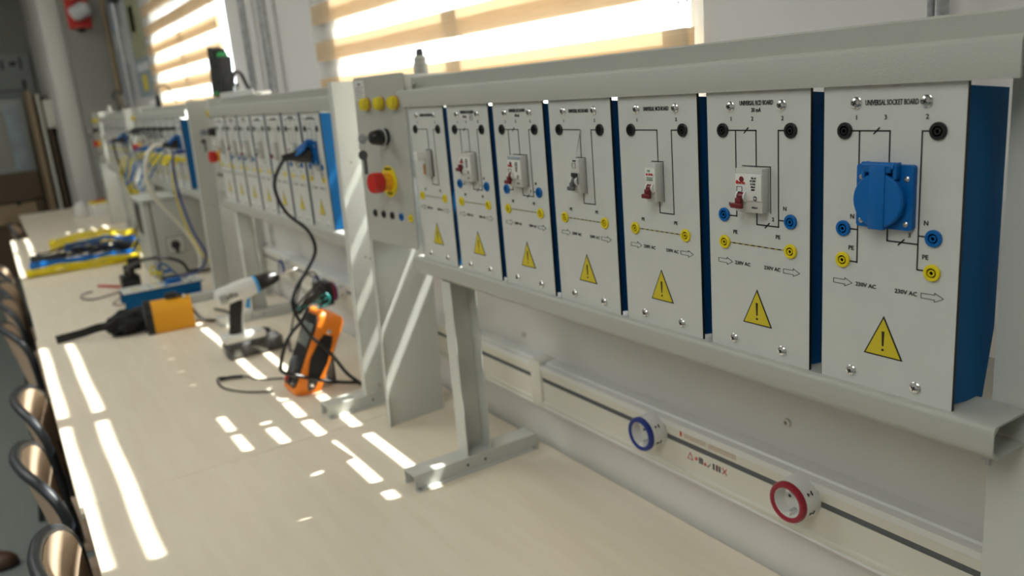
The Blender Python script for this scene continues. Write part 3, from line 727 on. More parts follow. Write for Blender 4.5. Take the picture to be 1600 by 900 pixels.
# ------------------------------------------------------------------ grey switch box on the bench
t = thing('switch_box', 'tall grey steel box with black rotary switch standing on the bench', 'electrical box', (-3.585, 0.0, 0.75))
MB('coat').box(-0.16, 0.16, -0.148, 0.145, 0.012, 0.36, bev=0.004).build('housing', t)
MB('coat2').box(-0.168, 0.168, -0.155, 0.152, 0.355, 0.366, bev=0.002).build('top_cover', t)
MB('coat').box(0.160, 0.165, -0.118, 0.142, 0.015, 0.352, bev=0.002).build('door', t)
MB('ink').box(0.1600, 0.1612, -0.124, -0.119, 0.0, 0.350).build('door_seal', t)
for sx in (-1, 1):
    for sy in (-1, 1): MB('black').lathe([(0.012, 0), (0.014, 0.012)], (sx*0.13, sy*0.12, 0), 'z', seg=14).build('foot', t)
sw = MB('coat2', 'ink'); sw.prism(rrect(-0.045, 0.045, -0.045, 0.045, 0.006), 0, 0.004, 'x', 'coat2'); sw.poly
swo = sw.build('rotary_switch', t, (0.165, 0.0, 0.145)); swo.location = (0.165, -0.045, 0.150)
fr = MB('ink')
for a, b_ in (((-0.040, -0.040), (0.040, -0.037)), ((-0.040, 0.037), (0.040, 0.040)), ((-0.040, -0.040), (-0.037, 0.040)), ((0.037, -0.040), (0.040, 0.040))): fr.box(0.004, 0.0048, a[0], b_[0], a[1], b_[1])
fr.build('switch_border', swo)
MB('black').lathe([(0.020, 0.004), (0.018, 0.014), (0, 0.015)], axis='x', seg=24).box(0.012, 0.030, -0.006, 0.006, -0.034, 0.014, bev=0.002).build('handle', swo)
MB('slot').box(-0.09, 0.05, -0.1505, -0.148, 0.20, 0.34).box(-0.09, 0.05, -0.152, -0.1505, 0.215, 0.325, 'black').build('side_plate', t)

# board lying on its back on the bench
o = copy_tree(protos[6], None, (-2.79, -0.175+0.0, 0.849), None, 'blue board module lying flat on its back, yellow and blue plugs on top', 'x')
del o['group']
o.matrix_world = Matrix.Identity(4)
o.rotation_euler = (R(-90), 0, 0); o.location = (-2.965, -0.345, 0.8220)
long_lead([(-3.0097, -0.2202, 0.862), (-3.0097, -0.2202, 0.885), (-3.045, -0.20, 0.880), (-3.09, -0.17, 0.80), (-3.10, -0.13, 0.757)], 'yellow', 'yellow lead plugged upright into the board lying flat', None, 0.004)
long_lead([(-3.0097, -0.1902, 0.862), (-3.0097, -0.1902, 0.885), (-3.045, -0.16, 0.885), (-3.09, -0.10, 0.80), (-3.10, -0.06, 0.757)], 'blueplastic', 'blue lead plugged upright into the board lying flat', None, 0.004)
long_lead([(-2.92, -0.098, 0.862), (-2.93, -0.115, 0.90), (-2.96, -0.17, 0.925), (-3.05, -0.24, 0.915), (-3.2, -0.28, 0.87), (-3.28, -0.27, 0.83), (-3.32, -0.26, 0.80)], 'tubeblack', 'black cable arching over the board lying flat', None, 0.007)

# black adapter with red probe and loose wires
t = thing('power_adapter', 'black adapter block standing on the bench before the switch box', 'adapter', (-3.36, -0.26, 0.75))
MB('black').box(-0.05, 0.04, -0.04, 0.035, 0, 0.062, bev=0.006).build('case', t)
MB('blackmatt').box(-0.02, 0.02, -0.02, 0.02, 0.062, 0.105, bev=0.005).box(-0.012, 0.012, 0.0, 0.05, 0.08, 0.135, bev=0.005).build('plug_body', t)
tag(MB('red', 'black').lathe([(0.005, -0.055), (0.006, -0.03), (0.0065, 0.03), (0.003, 0.036), (0.0015, 0.055)], seg=12, mtx=Matrix.Rotation(R(-14), 4, 'X')).build('test_probe', None, (-3.40, -0.335, 0.769)), 'red test probe pointing away from the black adapter', 'test probe')
tag(MB('tubeblack').tube([(-3.33, -0.27, 0.755), (-3.30, -0.34, 0.755), (-3.27, -0.42, 0.754), (-3.33, -0.46, 0.754), (-3.42, -0.45, 0.754), (-3.43, -0.41, 0.757)], 0.0028, seg=6).build('loose_wire'), 'thin black wire looping left of the black adapter', 'wire')
tag(MB('maroon').tube([(-3.36, -0.315, 0.754), (-3.20, -0.33, 0.754), (-3.10, -0.37, 0.754), (-3.04, -0.34, 0.754), (-3.06, -0.30, 0.754)], 0.0022, seg=6).build('loose_wire'), 'thin dark red wire looping by the board lying flat', 'wire')

# ------------------------------------------------------------------ bundles of patch leads
def bundle(a, b, col, n, rad, label, humps=0):
    a, b = Vector(a), Vector(b)
    t = thing('lead_bundle', label, 'bundle of test leads', tuple((a+b)/2), 0, 'bundles of test leads on the bench'); inv = Matrix.Translation(-(a+b)/2)
    m = MB(col); d = (b-a); q = Vector((-d.y, d.x, 0)).normalized()
    for i in range(n):
        an = 2*math.pi*i/n; rr = rad*(0.35+0.6*random.random()); pts = []
        for k in range(9):
            f = k/8; an2 = an+random.uniform(-.5, .5); sp = rr*(1+0.8*math.sin(f*math.pi*humps)**2 if humps else 1)
            h = max(0.0035, rad*0.9+math.sin(an2)*sp)
            pts.append(a + d*f + q*math.cos(an2)*sp*1.5 + Vector((0, 0, h)))
        m.tube(pts, 0.0036, seg=6, sub=4)
    m.build('wires', t).matrix_parent_inverse = inv
    for i in range(n):
        for e, s_ in ((a, -1), (b, 1)):
            u = d.normalized()*s_; pp = e + q*random.uniform(-rad, rad)*1.6 + Vector((0, 0, 0.007+random.random()*rad*1.2))
            MB('black' if col == 'tubeblack' else col).tube([pp, pp+u*0.03+Vector((0, 0, random.uniform(-.002, .004)))], 0.006, seg=8, sub=1).build('banana_plug', t).matrix_parent_inverse = inv
bundle((-4.11, -0.60, 0.752), (-4.10, -0.15, 0.752), 'yellow', 16, 0.022, 'yellow lead bundle nearest the viewer, lying on the bench', 2)
bundle((-4.30, -0.57, 0.752), (-4.22, -0.13, 0.752), 'blueplastic', 18, 0.026, 'blue lead bundle beside the nearest yellow bundle')
bundle((-4.46, -0.56, 0.752), (-4.42, -0.10, 0.752), 'tubeblack', 22, 0.034, 'black lead bundle in the middle of the five', 1)
bundle((-4.72, -0.38, 0.752), (-4.66, -0.06, 0.752), 'blueplastic', 20, 0.036, 'blue lead bundle behind the black one', 1)
bundle((-4.98, -0.44, 0.752), (-4.92, -0.02, 0.752), 'yellow', 18, 0.034, 'yellow lead bundle farthest from the viewer', 1)

# ------------------------------------------------------------------ amber instrument, black pouch and strap
t = thing('portable_instrument', 'amber-yellow rounded instrument with black face lying on the bench', 'instrument', (-2.53, -0.252, 0.75), R(-6))
prof = [(-0.055, 0.0), (0.055, 0.0)] + [(0.055*math.cos(R(a)), 0.052+0.052*math.sin(R(a))) for a in range(0, 181, 15)]
MB('amber').prism(prof, -0.055, 0.075, 'y', smooth=True).build('body', t)
MB('black').prism([(x*1.04, z*1.03) for x, z in prof], -0.078, -0.055, 'y', smooth=True).build('black_face', t)
b = MB('screen').box(-0.030, 0.030, -0.081, -0.078, 0.030, 0.080, bev=0.003); b.build('display', t)
for x in (-0.030, 0, 0.030): MB('blackmatt').lathe([(0.007, -0.078), (0.007, -0.086), (0, -0.087)], (x, 0, 0.015), seg=14).build('terminal_socket', t)
MB('black').box(-0.016, 0.016, -0.005, 0.035, 0.102, 0.122, bev=0.005).build('top_catch', t)
MB('tubeblack').tube([(0, 0.03, 0.112), (0.012, 0.05, 0.108), (0.03, 0.07, 0.07), (0.05, 0.10, 0.02), (0.06, 0.16, 0.008), (0.03, 0.20, 0.008), (-0.05, 0.19, 0.008), (-0.12, 0.16, 0.008)], 0.0045, seg=8).build('lead_wire', t)
MB('white').lathe([(0.005, -0.012), (0.005, 0.012)], (0.016, 0.055, 0.100), 'z', seg=10).build('tie', t)
t = thing('strap_pouch', 'black fabric pouch with a trailing strap left of the amber instrument', 'pouch', (-2.60, -0.378, 0.75))
bm = bmesh.new(); bmesh.ops.create_icosphere(bm, subdivisions=4, radius=1)
for v in bm.verts:
    n = noise.noise(v.co*2.3)*0.28+noise.noise(v.co*6)*0.07; v.co *= 1+n; v.co.x *= 0.05; v.co.y *= 0.075; v.co.z = max(v.co.z, -0.75)*0.045+0.034
m = MB('cloth'); m.bm.free(); m.bm = bm
for f in bm.faces: f.smooth = True
m.build('bag', t, (0.02, 0.0, 0))
def ribbon(mb, pts, w, th, mname, up=Vector((0, 0, 1))):
    P = catmull([Vector(p) for p in pts], 6); rows = []
    for i, p in enumerate(P):
        tt = (P[min(i+1, len(P)-1)]-P[max(i-1, 0)]).normalized(); s_ = tt.cross(up).normalized(); nn = s_.cross(tt).normalized()
        rows.append([mb.bm.verts.new(p + s_*a*w/2 + nn*b_*th/2) for a, b_ in ((-1, -1), (1, -1), (1, 1), (-1, 1))])
    fs = []
    for A, B in zip(rows, rows[1:]):
        for k in range(4): fs.append(mb.bm.faces.new((A[k], A[(k+1) % 4], B[(k+1) % 4], B[k])))
    fs += [mb.bm.faces.new(rows[0]), mb.bm.faces.new(rows[-1])]
    mb._fin(fs, mname, True); bmesh.ops.recalc_face_normals(mb.bm, faces=fs); return mb
ribbon(MB('cloth'), [(0.00, -0.03, 0.03), (0.0, -0.09, 0.035), (-0.01, -0.15, 0.025), (-0.02, -0.225, 0.018)], 0.028, 0.003, 'cloth', Vector((1, 0, 0.25))).build('strap', t)
ribbon(MB('cloth'), [(0.02, 0.05, 0.03), (0.05, 0.02, 0.05), (0.06, -0.03, 0.03), (0.055, -0.05, 0.012), (0.03, 0.0, 0.010), (0.05, 0.07, 0.012)], 0.02, 0.003, 'cloth').build('strap', t)
m = MB('blackmatt').lathe([(0.026, -0.02), (0.03, 0.0), (0.03, 0.03), (0.02, 0.035), (0, 0.035)], (0.0, 0.035, 0.052), 'y', seg=20); m.build('buckle', t)

# ------------------------------------------------------------------ cordless drill
t = thing('cordless_drill', 'white and black cordless drill standing on its battery, bit towards the wall', 'drill', (-2.0, -0.125, 0.75), R(90))
# local +x = drilling direction
A = Matrix.Translation((0.0, 0, 0.197)) @ Matrix.Rotation(R(-10), 4, 'Y')
MB('white', 'slot').lathe([(0.015, -0.072), (0.024, -0.066), (0.0275, -0.050), (0.0290, -0.01), (0.0300, 0.020), (0.0265, 0.048)], axis='x', seg=28, mtx=A)\
    .text('efta', 0.024, (-0.030, -0.0292, 0.0), 'ink', mtx=A).text('efta', 0.024, (-0.030, -0.0292, 0.0), 'ink', mtx=A @ Matrix.Rotation(R(180), 4, 'Z') @ Matrix.Translation((0.03, 0, 0)))\
    .build('motor_housing', t)
vt = MB('slot')
for s_ in (-1, 1):
    for k in range(4): vt.box(-0.066, -0.044, s_*0.0262, s_*0.0285, -0.014+k*0.007, -0.012+k*0.007, mtx=A)
vt.build('vent_slots', t)
MB('skyblue').lathe([(0.0278, 0.046), (0.0285, 0.048), (0.0285, 0.053), (0.0260, 0.055)], axis='x', seg=28, mtx=A).build('torque_ring', t)
MB('black').lathe([(0.0255, 0.054), (0.0240, 0.075), (0.0215, 0.090), (0.0190, 0.108), (0.0120, 0.122), (0.0050, 0.124)], axis='x', seg=24, mtx=A).build('chuck', t)
MB('chrome').lathe([(0.0035, 0.118), (0.0035, 0.180), (0.0, 0.187)], axis='x', seg=12, mtx=A).build('drill_bit', t)
h = MB('white')
def sweep(mb, secs, mname, n=16):
    rows = []
    for (x, z, a, b_) in secs:
        rows.append([mb.bm.verts.new((x+a*math.cos(2*math.pi*k/n), b_*math.sin(2*math.pi*k/n), z)) for k in range(n)])
    fs = []
    for P_, Q_ in zip(rows, rows[1:]):
        for k in range(n): fs.append(mb.bm.faces.new((P_[k], P_[(k+1) % n], Q_[(k+1) % n], Q_[k])))
    fs += [mb.bm.faces.new(rows[0]), mb.bm.faces.new(rows[-1])]
    mb._fin(fs, mname, True); bmesh.ops.recalc_face_normals(mb.bm, faces=fs); return mb
sweep(MB('black'), [(-0.012, 0.180, 0.021, 0.017), (-0.016, 0.155, 0.0195, 0.0165), (-0.024, 0.12, 0.0185, 0.0165), (-0.030, 0.085, 0.0185, 0.0168), (-0.032, 0.062, 0.020, 0.018)], 'black').build('grip', t)
sweep(MB('white'), [(0.012, 0.182, 0.0135, 0.0150), (0.0045, 0.150, 0.0060, 0.0125), (-0.005, 0.12, 0.0050, 0.0125), (-0.0095, 0.085, 0.0050, 0.0130), (-0.008, 0.060, 0.008, 0.0150)], 'white').build('grip_frame', t)
sweep(MB('skyblue'), [(0.020, 0.168, 0.008, 0.008), (0.0165, 0.155, 0.009, 0.008), (0.018, 0.140, 0.007, 0.007)], 'skyblue').build('trigger', t)
MB('white', 'black').box(-0.074, 0.052, -0.032, 0.032, 0.046, 0.072, 'white', bev=0.009, seg=3).lathe([(0.013, 0.040), (0.012, 0.055), (0.006, 0.072), (0, 0.074)], (0, 0, 0.059), 'x', 'black', seg=16).build('battery_foot', t)
MB('batt').box(-0.072, 0.098, -0.040, 0.040, 0.0, 0.048, bev=0.013, seg=3).build('battery_pack', t)

# ------------------------------------------------------------------ orange tester leaning on its stand
t = thing('insulation_tester', 'orange and black handheld tester leaning back on its tilt stand', 'tester', (-1.565, -0.145, 0.757), 0)
tilt = Matrix.Rotation(R(-27), 4, 'X')   # leans away from the room, towards the wall
hw, L_, T_ = 0.052, 0.225, 0.068
def outline(s_=1.0, o_=0.0):
    # waisted rounded front outline in x-z
    pts = []
    for x, z in ((-0.040, 0.000), (0.040, 0.000), (0.050, 0.010), (0.051, 0.04), (0.047, 0.10), (0.049, 0.15), (0.055, 0.185), (0.050, 0.212), (0.038, 0.225), (-0.038, 0.225), (-0.050, 0.212), (-0.055, 0.185), (-0.049, 0.15), (-0.047, 0.10), (-0.051, 0.04), (-0.050, 0.010)):
        pts.append((x*s_, (z-0.112)*s_+0.112))
    return pts
b = MB('orange'); b.prism(outline(), 0.0, T_, 'y', smooth=False)
bmesh.ops.bevel(b.bm, geom=[e for e in b.bm.edges], offset=0.0105, segments=4, affect='EDGES', profile=0.6)
for f in b.bm.faces: f.smooth = True
bmesh.ops.transform(b.bm, matrix=tilt, verts=b.bm.verts); b.build('rubber_case', t)
b = MB('black'); b.prism(outline(0.86), -0.003, 0.004, 'y'); bmesh.ops.transform(b.bm, matrix=tilt, verts=b.bm.verts); fp = b.build('front_panel', t)
b = MB('screen').box(-0.034, 0.034, -0.005, -0.002, 0.125, 0.185, bev=0.002, mtx=tilt); b.build('display', t)
b = MB('slot', 'white').lathe([(0.023, -0.003), (0.021, -0.013), (0, -0.014)], (0, 0, 0.072), seg=28, mtx=tilt); b.box(-0.004, 0.004, -0.019, -0.012, 0.054, 0.090, 'slot', bev=0.002, mtx=tilt); b.build('rotary_knob', t)
for x, c in ((-0.026, 'red'), (0.0, 'black'), (0.026, 'chrome')): MB(c).lathe([(0.007, -0.003), (0.007, -0.007), (0, -0.008)], (x, 0, 0.028), seg=16, mtx=tilt).build('jack', t)
# black side grips
for s_ in (1, -1):
    g = MB('black', 'chrome')
    P_ = [(0.024, 0.030), (0.034, 0.018), (0.047, 0.030), (0.058, 0.10), (0.050, 0.182), (0.036, 0.200), (0.023, 0.186), (0.011, 0.10)]
    g.prism(P_, s_*0.0440, s_*0.0525, 'x', 'black')
    bmesh.ops.bevel(g.bm, geom=[e for e in g.bm.edges], offset=0.002, segments=2, affect='EDGES')
    for z in (0.038, 0.180): g.lathe([(0.006, s_*0.050), (0.0062, s_*0.0545), (0.003, s_*0.056), (0, s_*0.056)], (0, 0.035, z), 'x', 'chrome', seg=14)
    bmesh.ops.transform(g.bm, matrix=tilt, verts=g.bm.verts); g.build('side_grip', t)
b = MB('black').box(-0.036, 0.036, T_, T_+0.005, 0.09, 0.17, bev=0.002, mtx=tilt)
b.build('back_plate', t)
MB('black').prism([(-0.030, 0), (0.030, 0), (0.022, 0.16), (-0.022, 0.16)], -0.002, 0.003, 'y', mtx=Matrix.Translation((0, 0.118, -0.006)) @ Matrix.Rotation(R(-2), 4, 'X')).build('tilt_stand', t)
for i, (c, pts) in enumerate((('tubeblack', [(0.02, 0.06, 0.212), (0.025, 0.075, 0.235), (0.035, 0.11, 0.262), (0.04, 0.12, 0.245), (0.03, 0.11, 0.21), (0.02, 0.10, 0.19)]),
                              ('teal', [(0.0, 0.06, 0.205), (0.015, 0.09, 0.222), (0.035, 0.125, 0.240), (0.035, 0.13, 0.215), (0.01, 0.10, 0.20)]),
                              ('tubeblack', [(-0.02, 0.055, 0.205), (0.0, 0.08, 0.235), (0.03, 0.115, 0.272), (0.033, 0.118, 0.255)]),
                              ('teal', [(-0.03, 0.05, 0.20), (0.0, 0.08, 0.215), (0.03, 0.11, 0.222), (0.045, 0.13, 0.235)]))):
    MB(c).tube(pts, 0.0024, seg=6).build('lead_wire', t)
MB('black').tube([(-0.01, 0.060, 0.195), (0.0, 0.075, 0.212), (0.02, 0.10, 0.235), (0.03, 0.112, 0.248)], 0.008, seg=8).build('probe_plug', t)
tag(MB('tubeblack').tube([(-1.60, -0.175, 0.754), (-1.66, -0.235, 0.753), (-1.74, -0.27, 0.753), (-1.82, -0.262, 0.755), (-1.80, -0.23, 0.755), (-1.76, -0.20, 0.760), (-1.72, -0.18, 0.756), (-1.68, -0.12, 0.754)], 0.0024, seg=6).build('test_lead'), 'thin black lead looping on the bench between drill and tester', 'test lead')
tag(MB('tubeblack').tube([(-1.80, -0.262, 0.756), (-1.79, -0.235, 0.758), (-1.775, -0.205, 0.757)], 0.0048, seg=8).build('test_probe'), 'small black probe lying among sun patches left of the tester', 'test probe')
# plug adapter on the trunking behind the tester
t = thing('plug_adapter', 'square black plug adapter in a wall socket behind the orange tester', 'adapter', (-1.885, YL-0.075, 0.913))
MB('black').box(-0.035, 0.028, -0.045, 0.0, -0.036, 0.034, bev=0.005).build('case', t)
MB('redring').lathe([(0.031, 0.0), (0.031, 0.006)], seg=24).build('red_collar', t)
MB('tubeblack').tube([(-0.02, -0.03, 0.040), (-0.02, -0.03, 0.055), (-0.05, -0.035, 0.060), (-0.10, -0.05, 0.03), (-0.13, -0.07, -0.04), (-0.13, -0.09, -0.10), (-0.10, -0.12, -0.155), (-0.02, -0.14, -0.158)], 0.003, seg=6).build('cable', t)

# ------------------------------------------------------------------ things on top of the racks
t = thing('router_box', 'tall black plastic box standing on top of the second rack', 'black box', (-2.50, 0.05, 1.515))
MB('blackmatt').prism([(-0.085, 0.0), (0.055, 0.0), (0.085, 0.125), (0.030, 0.120), (0.028, 0.150), (-0.055, 0.165), (-0.070, 0.08)], -0.02, 0.02, 'y').build('case', t)
MB('green').box(0.040, 0.066, -0.015, 0.015, 0.123, 0.140, bev=0.002).box(-0.02, 0.02, -0.028, -0.018, 0.004, 0.016, bev=0.002).build('terminal_block', t)
MB('black').box(-0.030, 0.035, -0.0215, -0.02, 0.10, 0.106).box(-0.030, 0.035, -0.0215, -0.02, 0.045, 0.050).build('vent_slots', t)
t = thing('cable_tray', 'white plastic tray lying on the second rack top rail', 'tray', (-2.28, 0.055, 1.5045))
MB('white').box(-0.19, 0.20, -0.028, 0.03, 0, 0.012, bev=0.003).box(-0.19, 0.20, -0.028, -0.022, 0.010, 0.020, bev=0.001).build('tray_body', t)
tag(MB('tubeblack').tube([(-2.40, 0.06, 1.54), (-2.40, 0.06, 1.565), (-2.36, 0.06, 1.585), (-2.29, 0.06, 1.575), (-2.24, 0.06, 1.535), (-2.2, 0.06, 1.521)], 0.006, seg=8).build('cable'), 'black cable looping above the white tray on the second rack', 'cable')
tag(MB('tubeblack').tube([(-5.05, 0.06, 1.52), (-5.15, 0.06, 1.57), (-5.3, 0.06, 1.60), (-5.2, 0.06, 1.62), (-5.0, 0.06, 1.61), (-4.9, 0.06, 1.55), (-5.0, 0.06, 1.518)], 0.007, seg=8).build('cable'), 'coil of dark cable on top of the farthest rack', 'cable')
tag(MB('tubeblack').tube([(-3.75, 0.06, 1.512), (-3.78, 0.06, 1.57), (-3.65, 0.06, 1.60), (-3.5, 0.06, 1.58), (-3.38, 0.06, 1.515)], 0.004, seg=8).build('cable'), 'thin cable arching above the third rack top rail', 'cable')
t = thing('junction_box', 'small white junction box lying on the third rack top rail', 'box', (-3.78, 0.045, 1.5045))
MB('white').box(-0.06, 0.05, -0.02, 0.02, 0, 0.028, bev=0.004).build('case', t); MB('black').box(0.052, 0.066, -0.01, 0.01, 0.0, 0.05, bev=0.003).build('plug', t)
# far bench items
t = thing('carton', 'small white carton with yellow and red top at the far bench end', 'box', (-6.45, -0.03, 0.75), R(8))
MB('white').box(-0.09, 0.09, -0.06, 0.06, 0, 0.10, bev=0.003).build('carton_body', t); MB('yellow').box(-0.092, 0.03, -0.062, 0.062, 0.10, 0.116, bev=0.004).build('yellow_lid', t); MB('red').box(-0.04, 0.02, -0.03, 0.04, 0.116, 0.126, bev=0.004).build('red_flap', t)
t = thing('carton', 'plain white carton left of the yellow topped one', 'box', (-6.62, -0.155, 0.75), R(5))
MB('white').box(-0.05, 0.05, -0.045, 0.045, 0, 0.085, bev=0.003).build('carton_body', t); MB('frame').box(-0.03, 0.03, -0.03, 0.03, 0.085, 0.11, bev=0.004).build('lid', t)

# ------------------------------------------------------------------ chairs tucked along the bench
def chair_proto(loc, label):
    t = thing('chair', label, 'chair', loc, 0, 'plywood chairs along the bench')
    def surf(u, v): return Vector((u, -0.018-0.20*(v-0.0)+1.05*u*u*(0.5+1.0*v/0.30), 0.535+v))
    def sup(a, rx, rz):
        c, s_ = math.cos(a), math.sin(a); e = 0.62
        return rx*math.copysign(abs(c)**e, c), rz*math.copysign(abs(s_)**e, s_)
    b = MB('ply'); rings = []
    cz = 0.135; nA = 40
    for th_ in (0.0045, -0.0045):
        lay = []
        for q in (0.0, 0.25, 0.5, 0.75, 0.92, 1.0):
            row = []
            for k in range(nA):
                x, z = sup(2*math.pi*k/nA, 0.185*q, 0.135*q); p = surf(x, cz+z); row.append(b.bm.verts.new(p+Vector((0, th_, 0))))
            lay.append(row)
        rings.append(lay)
    fs = []
    for lay in rings:
        for P_, Q_ in zip(lay[1:], lay[2:]):
            for k in range(nA): fs.append(b.bm.faces.new((P_[k], P_[(k+1) % nA], Q_[(k+1) % nA], Q_[k])))
        fs.append(b.bm.faces.new(lay[1]))
        for v in lay[0]: b.bm.verts.remove(v)
    for k in range(nA): fs.append(b.bm.faces.new((rings[0][-1][k], rings[0][-1][(k+1) % nA], rings[1][-1][(k+1) % nA], rings[1][-1][k])))
    b._fin(fs, 'ply', True); bmesh.ops.recalc_face_normals(b.bm, faces=fs); b.build('backrest', t)
    rim = []
    for k in range(28):
        x, z = sup(2*math.pi*k/28, 0.190, 0.140); p = surf(x, cz+z); rim.append(p+Vector((0, -0.006, 0)))
    MB('chairframe').tube(rim, 0.0105, seg=10, sub=2, closed=True).build('back_frame', t)
    MB('ply').prism(rrect(-0.19, 0.19, -0.02, 0.36, 0.05), 0.435, 0.450, 'z').build('seat', t)
    for sx in (-1, 1):
        MB('chairframe').tube([(sx*0.15, 0.33, 0.43), (sx*0.16, 0.36, 0.40), (sx*0.18, 0.38, 0.0)], 0.011, seg=8, sub=4).build('leg', t)
        MB('chairframe').tube([(sx*0.155, -0.02, 0.62), (sx*0.155, -0.005, 0.46), (sx*0.165, -0.03, 0.36), (sx*0.18, -0.09, 0.0)], 0.011, seg=8, sub=4).build('leg', t)
        MB('chairframe').tube([(sx*0.155, -0.005, 0.43), (sx*0.155, 0.18, 0.425), (sx*0.15, 0.33, 0.43)], 0.010, seg=8, sub=3).build('seat_rail', t)
    return t
YC = -0.662
c0 = chair_proto((-0.96, YC, 0), 'beech plywood chair with dark tube frame, nearest the viewer')
for x, y, rz, l in ((-1.445, YC-0.012, 3, 'beech plywood chair, second from the viewer along the bench'), (-1.89, YC, -2, 'beech plywood chair, third from the viewer along the bench'),
                 (-2.80, YC-0.015, 4, 'beech plywood chair beyond a gap, fourth from the viewer'), (-3.28, YC-0.01, 0, 'beech plywood chair, fifth from the viewer, level with the switch box'),
                 (-3.70, YC-0.01, -3, 'beech plywood chair, sixth from the viewer, just before the lead bundles'), (-4.20, YC-0.012, 0, 'beech plywood chair, seventh from the viewer, beside the lead bundles'),
                 (-6.15, -0.57, -6, 'beech plywood chair at the narrow far table')):
    copy_tree(c0, None, (x, y, 0), (0, 0, R(rz)), l)

# brown shoes on the floor at the frame's left edge
def shoe(loc, rz, label):
    t = thing('shoe', label, 'shoe', loc, rz, 'brown shoes')
    b = MB('leather'); secs = []
    rows = []; n = 14
    for x, w, h in ((-0.13, 0.02, 0.05), (-0.12, 0.032, 0.075), (-0.07, 0.036, 0.085), (-0.02, 0.036, 0.078), (0.03, 0.042, 0.058), (0.08, 0.046, 0.045), (0.12, 0.038, 0.036), (0.143, 0.022, 0.026), (0.150, 0.008, 0.018)):
        rows.append([b.bm.verts.new((x, w*math.cos(math.pi*k/(n-1)), 0.012+h*max(0.0, math.sin(math.pi*k/(n-1)))**0.8)) for k in range(n)])
    fs = [b.bm.faces.new(rows[0]), b.bm.faces.new(rows[-1])]
    for P_, Q_ in zip(rows, rows[1:]):
        for k in range(n): fs.append(b.bm.faces.new((P_[k], P_[(k+1) % n], Q_[(k+1) % n], Q_[k])))
    b._fin(fs, 'leather', True); bmesh.ops.recalc_face_normals(b.bm, faces=fs); b.build('upper', t)
    MB('blackmatt').prism([(-0.132, -0.022), (-0.07, -0.037), (0.03, -0.044), (0.09, -0.047), (0.14, -0.026), (0.153, 0), (0.14, 0.026), (0.09, 0.047), (0.03, 0.044), (-0.07, 0.037), (-0.132, 0.022)], 0.0, 0.013, 'z').build('sole', t)
shoe((-2.74, -1.0, 0), R(62), 'brown leather shoe on the floor, nearer of the two at the left edge')
shoe((-3.20, -1.06, 0), R(60), 'brown leather shoe tip, farther of the two at the left edge')

# ------------------------------------------------------------------ window wall fittings
for x, y, r, l in ((-3.375, 0.40, 0.016, 'left of two grey steel conduits between the windows'), (-3.085, 0.40, 0.018, 'right of two grey steel conduits between the windows'),
                (-0.212, 0.41, 0.0055, 'thin bright steel conduit on the wall right of the blind'), (-0.196, 0.41, 0.0085, 'thicker steel conduit beside the thin bright one')):
    t = thing('wall_conduit', l, 'pipe', (x, y, ZS), 0, 'vertical conduits')
    MB('zinc').lathe([(r, 0), (r, 2.04)], axis='z', seg=16).build('pipe', t)
    for z in (0.25, 1.2): MB('zinc').lathe([(r+0.002, z), (r+0.002, z+0.015)], axis='z', seg=16).box(-0.004, 0.004, 0, YW-y, z, z+0.015).build('clip', t)
def poster(x0, x1, z0, z1, label, base, marks):
    t = thing('notice_board', label, 'poster', ((x0+x1)/2, YW-0.001, z0), 0, 'posters by the far window')
    w = (x1-x0)/2; h = z1-z0; b = MB(base); b.box(-w, w, -0.006, 0, 0, h)
    b.build('sheet', t)
    s = MB('bluedeep')
    for (a, b_, c, d, mm) in marks: s.strip([(-w+2*w*a, h*c), (-w+2*w*b_, h*c), (-w+2*w*b_, h*d), (-w+2*w*a, h*d)], mm, y=-0.006, t=0.001)
    s.build('printed_marks', t)
    fb = MB('frame'); fb.box(-w-0.02, -w, -0.012, 0, -0.02, h+0.02); fb.box(w, w+0.02, -0.012, 0, -0.02, h+0.02); fb.box(-w, w, -0.012, 0, -0.02, 0); fb.box(-w, w, -0.012, 0, h, h+0.02); fb.build('frame', t)
poster(-7.52, -6.95, 1.60, 2.55, 'pale blue notice board with brown patch left of the chrome pole', 'poster', [(0.1, 0.8, 0.80, 0.84, 'bluedeep'), (0.1, 0.6, 0.62, 0.66, 'skyblue'), (0.08, 0.5, 0.45, 0.58, 'frame'), (0.3, 0.62, 0.08, 0.30, 'tan'), (0.7, 0.95, 0.3, 0.6, 'frame')])
poster(-6.75, -6.02, 1.60, 2.55, 'yellowish notice board with blue heading right of the chrome pole', 'poster', [(0.12, 0.85, 0.85, 0.92, 'bluedeep'), (0.10, 0.88, 0.30, 0.82, 'posteryellow'), (0.25, 0.5, 0.50, 0.70, 'green'), (0.15, 0.85, 0.20, 0.26, 'frame'), (0.35, 0.62, 0.05, 0.17, 'yellow')])
t = thing('wall_conduit', 'chrome pole between the two framed notice boards', 'pipe', (-6.86, 0.39, ZS), 0, 'vertical conduits')
MB('zinc').lathe([(0.022, 0), (0.022, 2.04)], axis='z', seg=16).build('pipe', t); MB('black').lathe([(0.04, 1.18), (0.04, 1.30)], axis='z', seg=16).box(-0.01, 0.01, 0, 0.05, 1.2, 1.22).build('bracket', t)
t = thing('window_curtain', 'narrow brown curtain edge at the window wall corner', 'curtain', (-7.57, 0.41, 1.2))
MB('tan').prism([(-0.03+0.06*k/8, -0.015*(k % 2)) for k in range(9)]+[(0.03-0.06*k/8, 0.01-0.015*(k % 2)) for k in range(9)], 0, 1.5, 'z').build('fabric', t)
t = thing('siren_lamp', 'ribbed grey fitting in a red bracket high on the far wall', 'alarm', (-7.58, 0.215, 2.36))
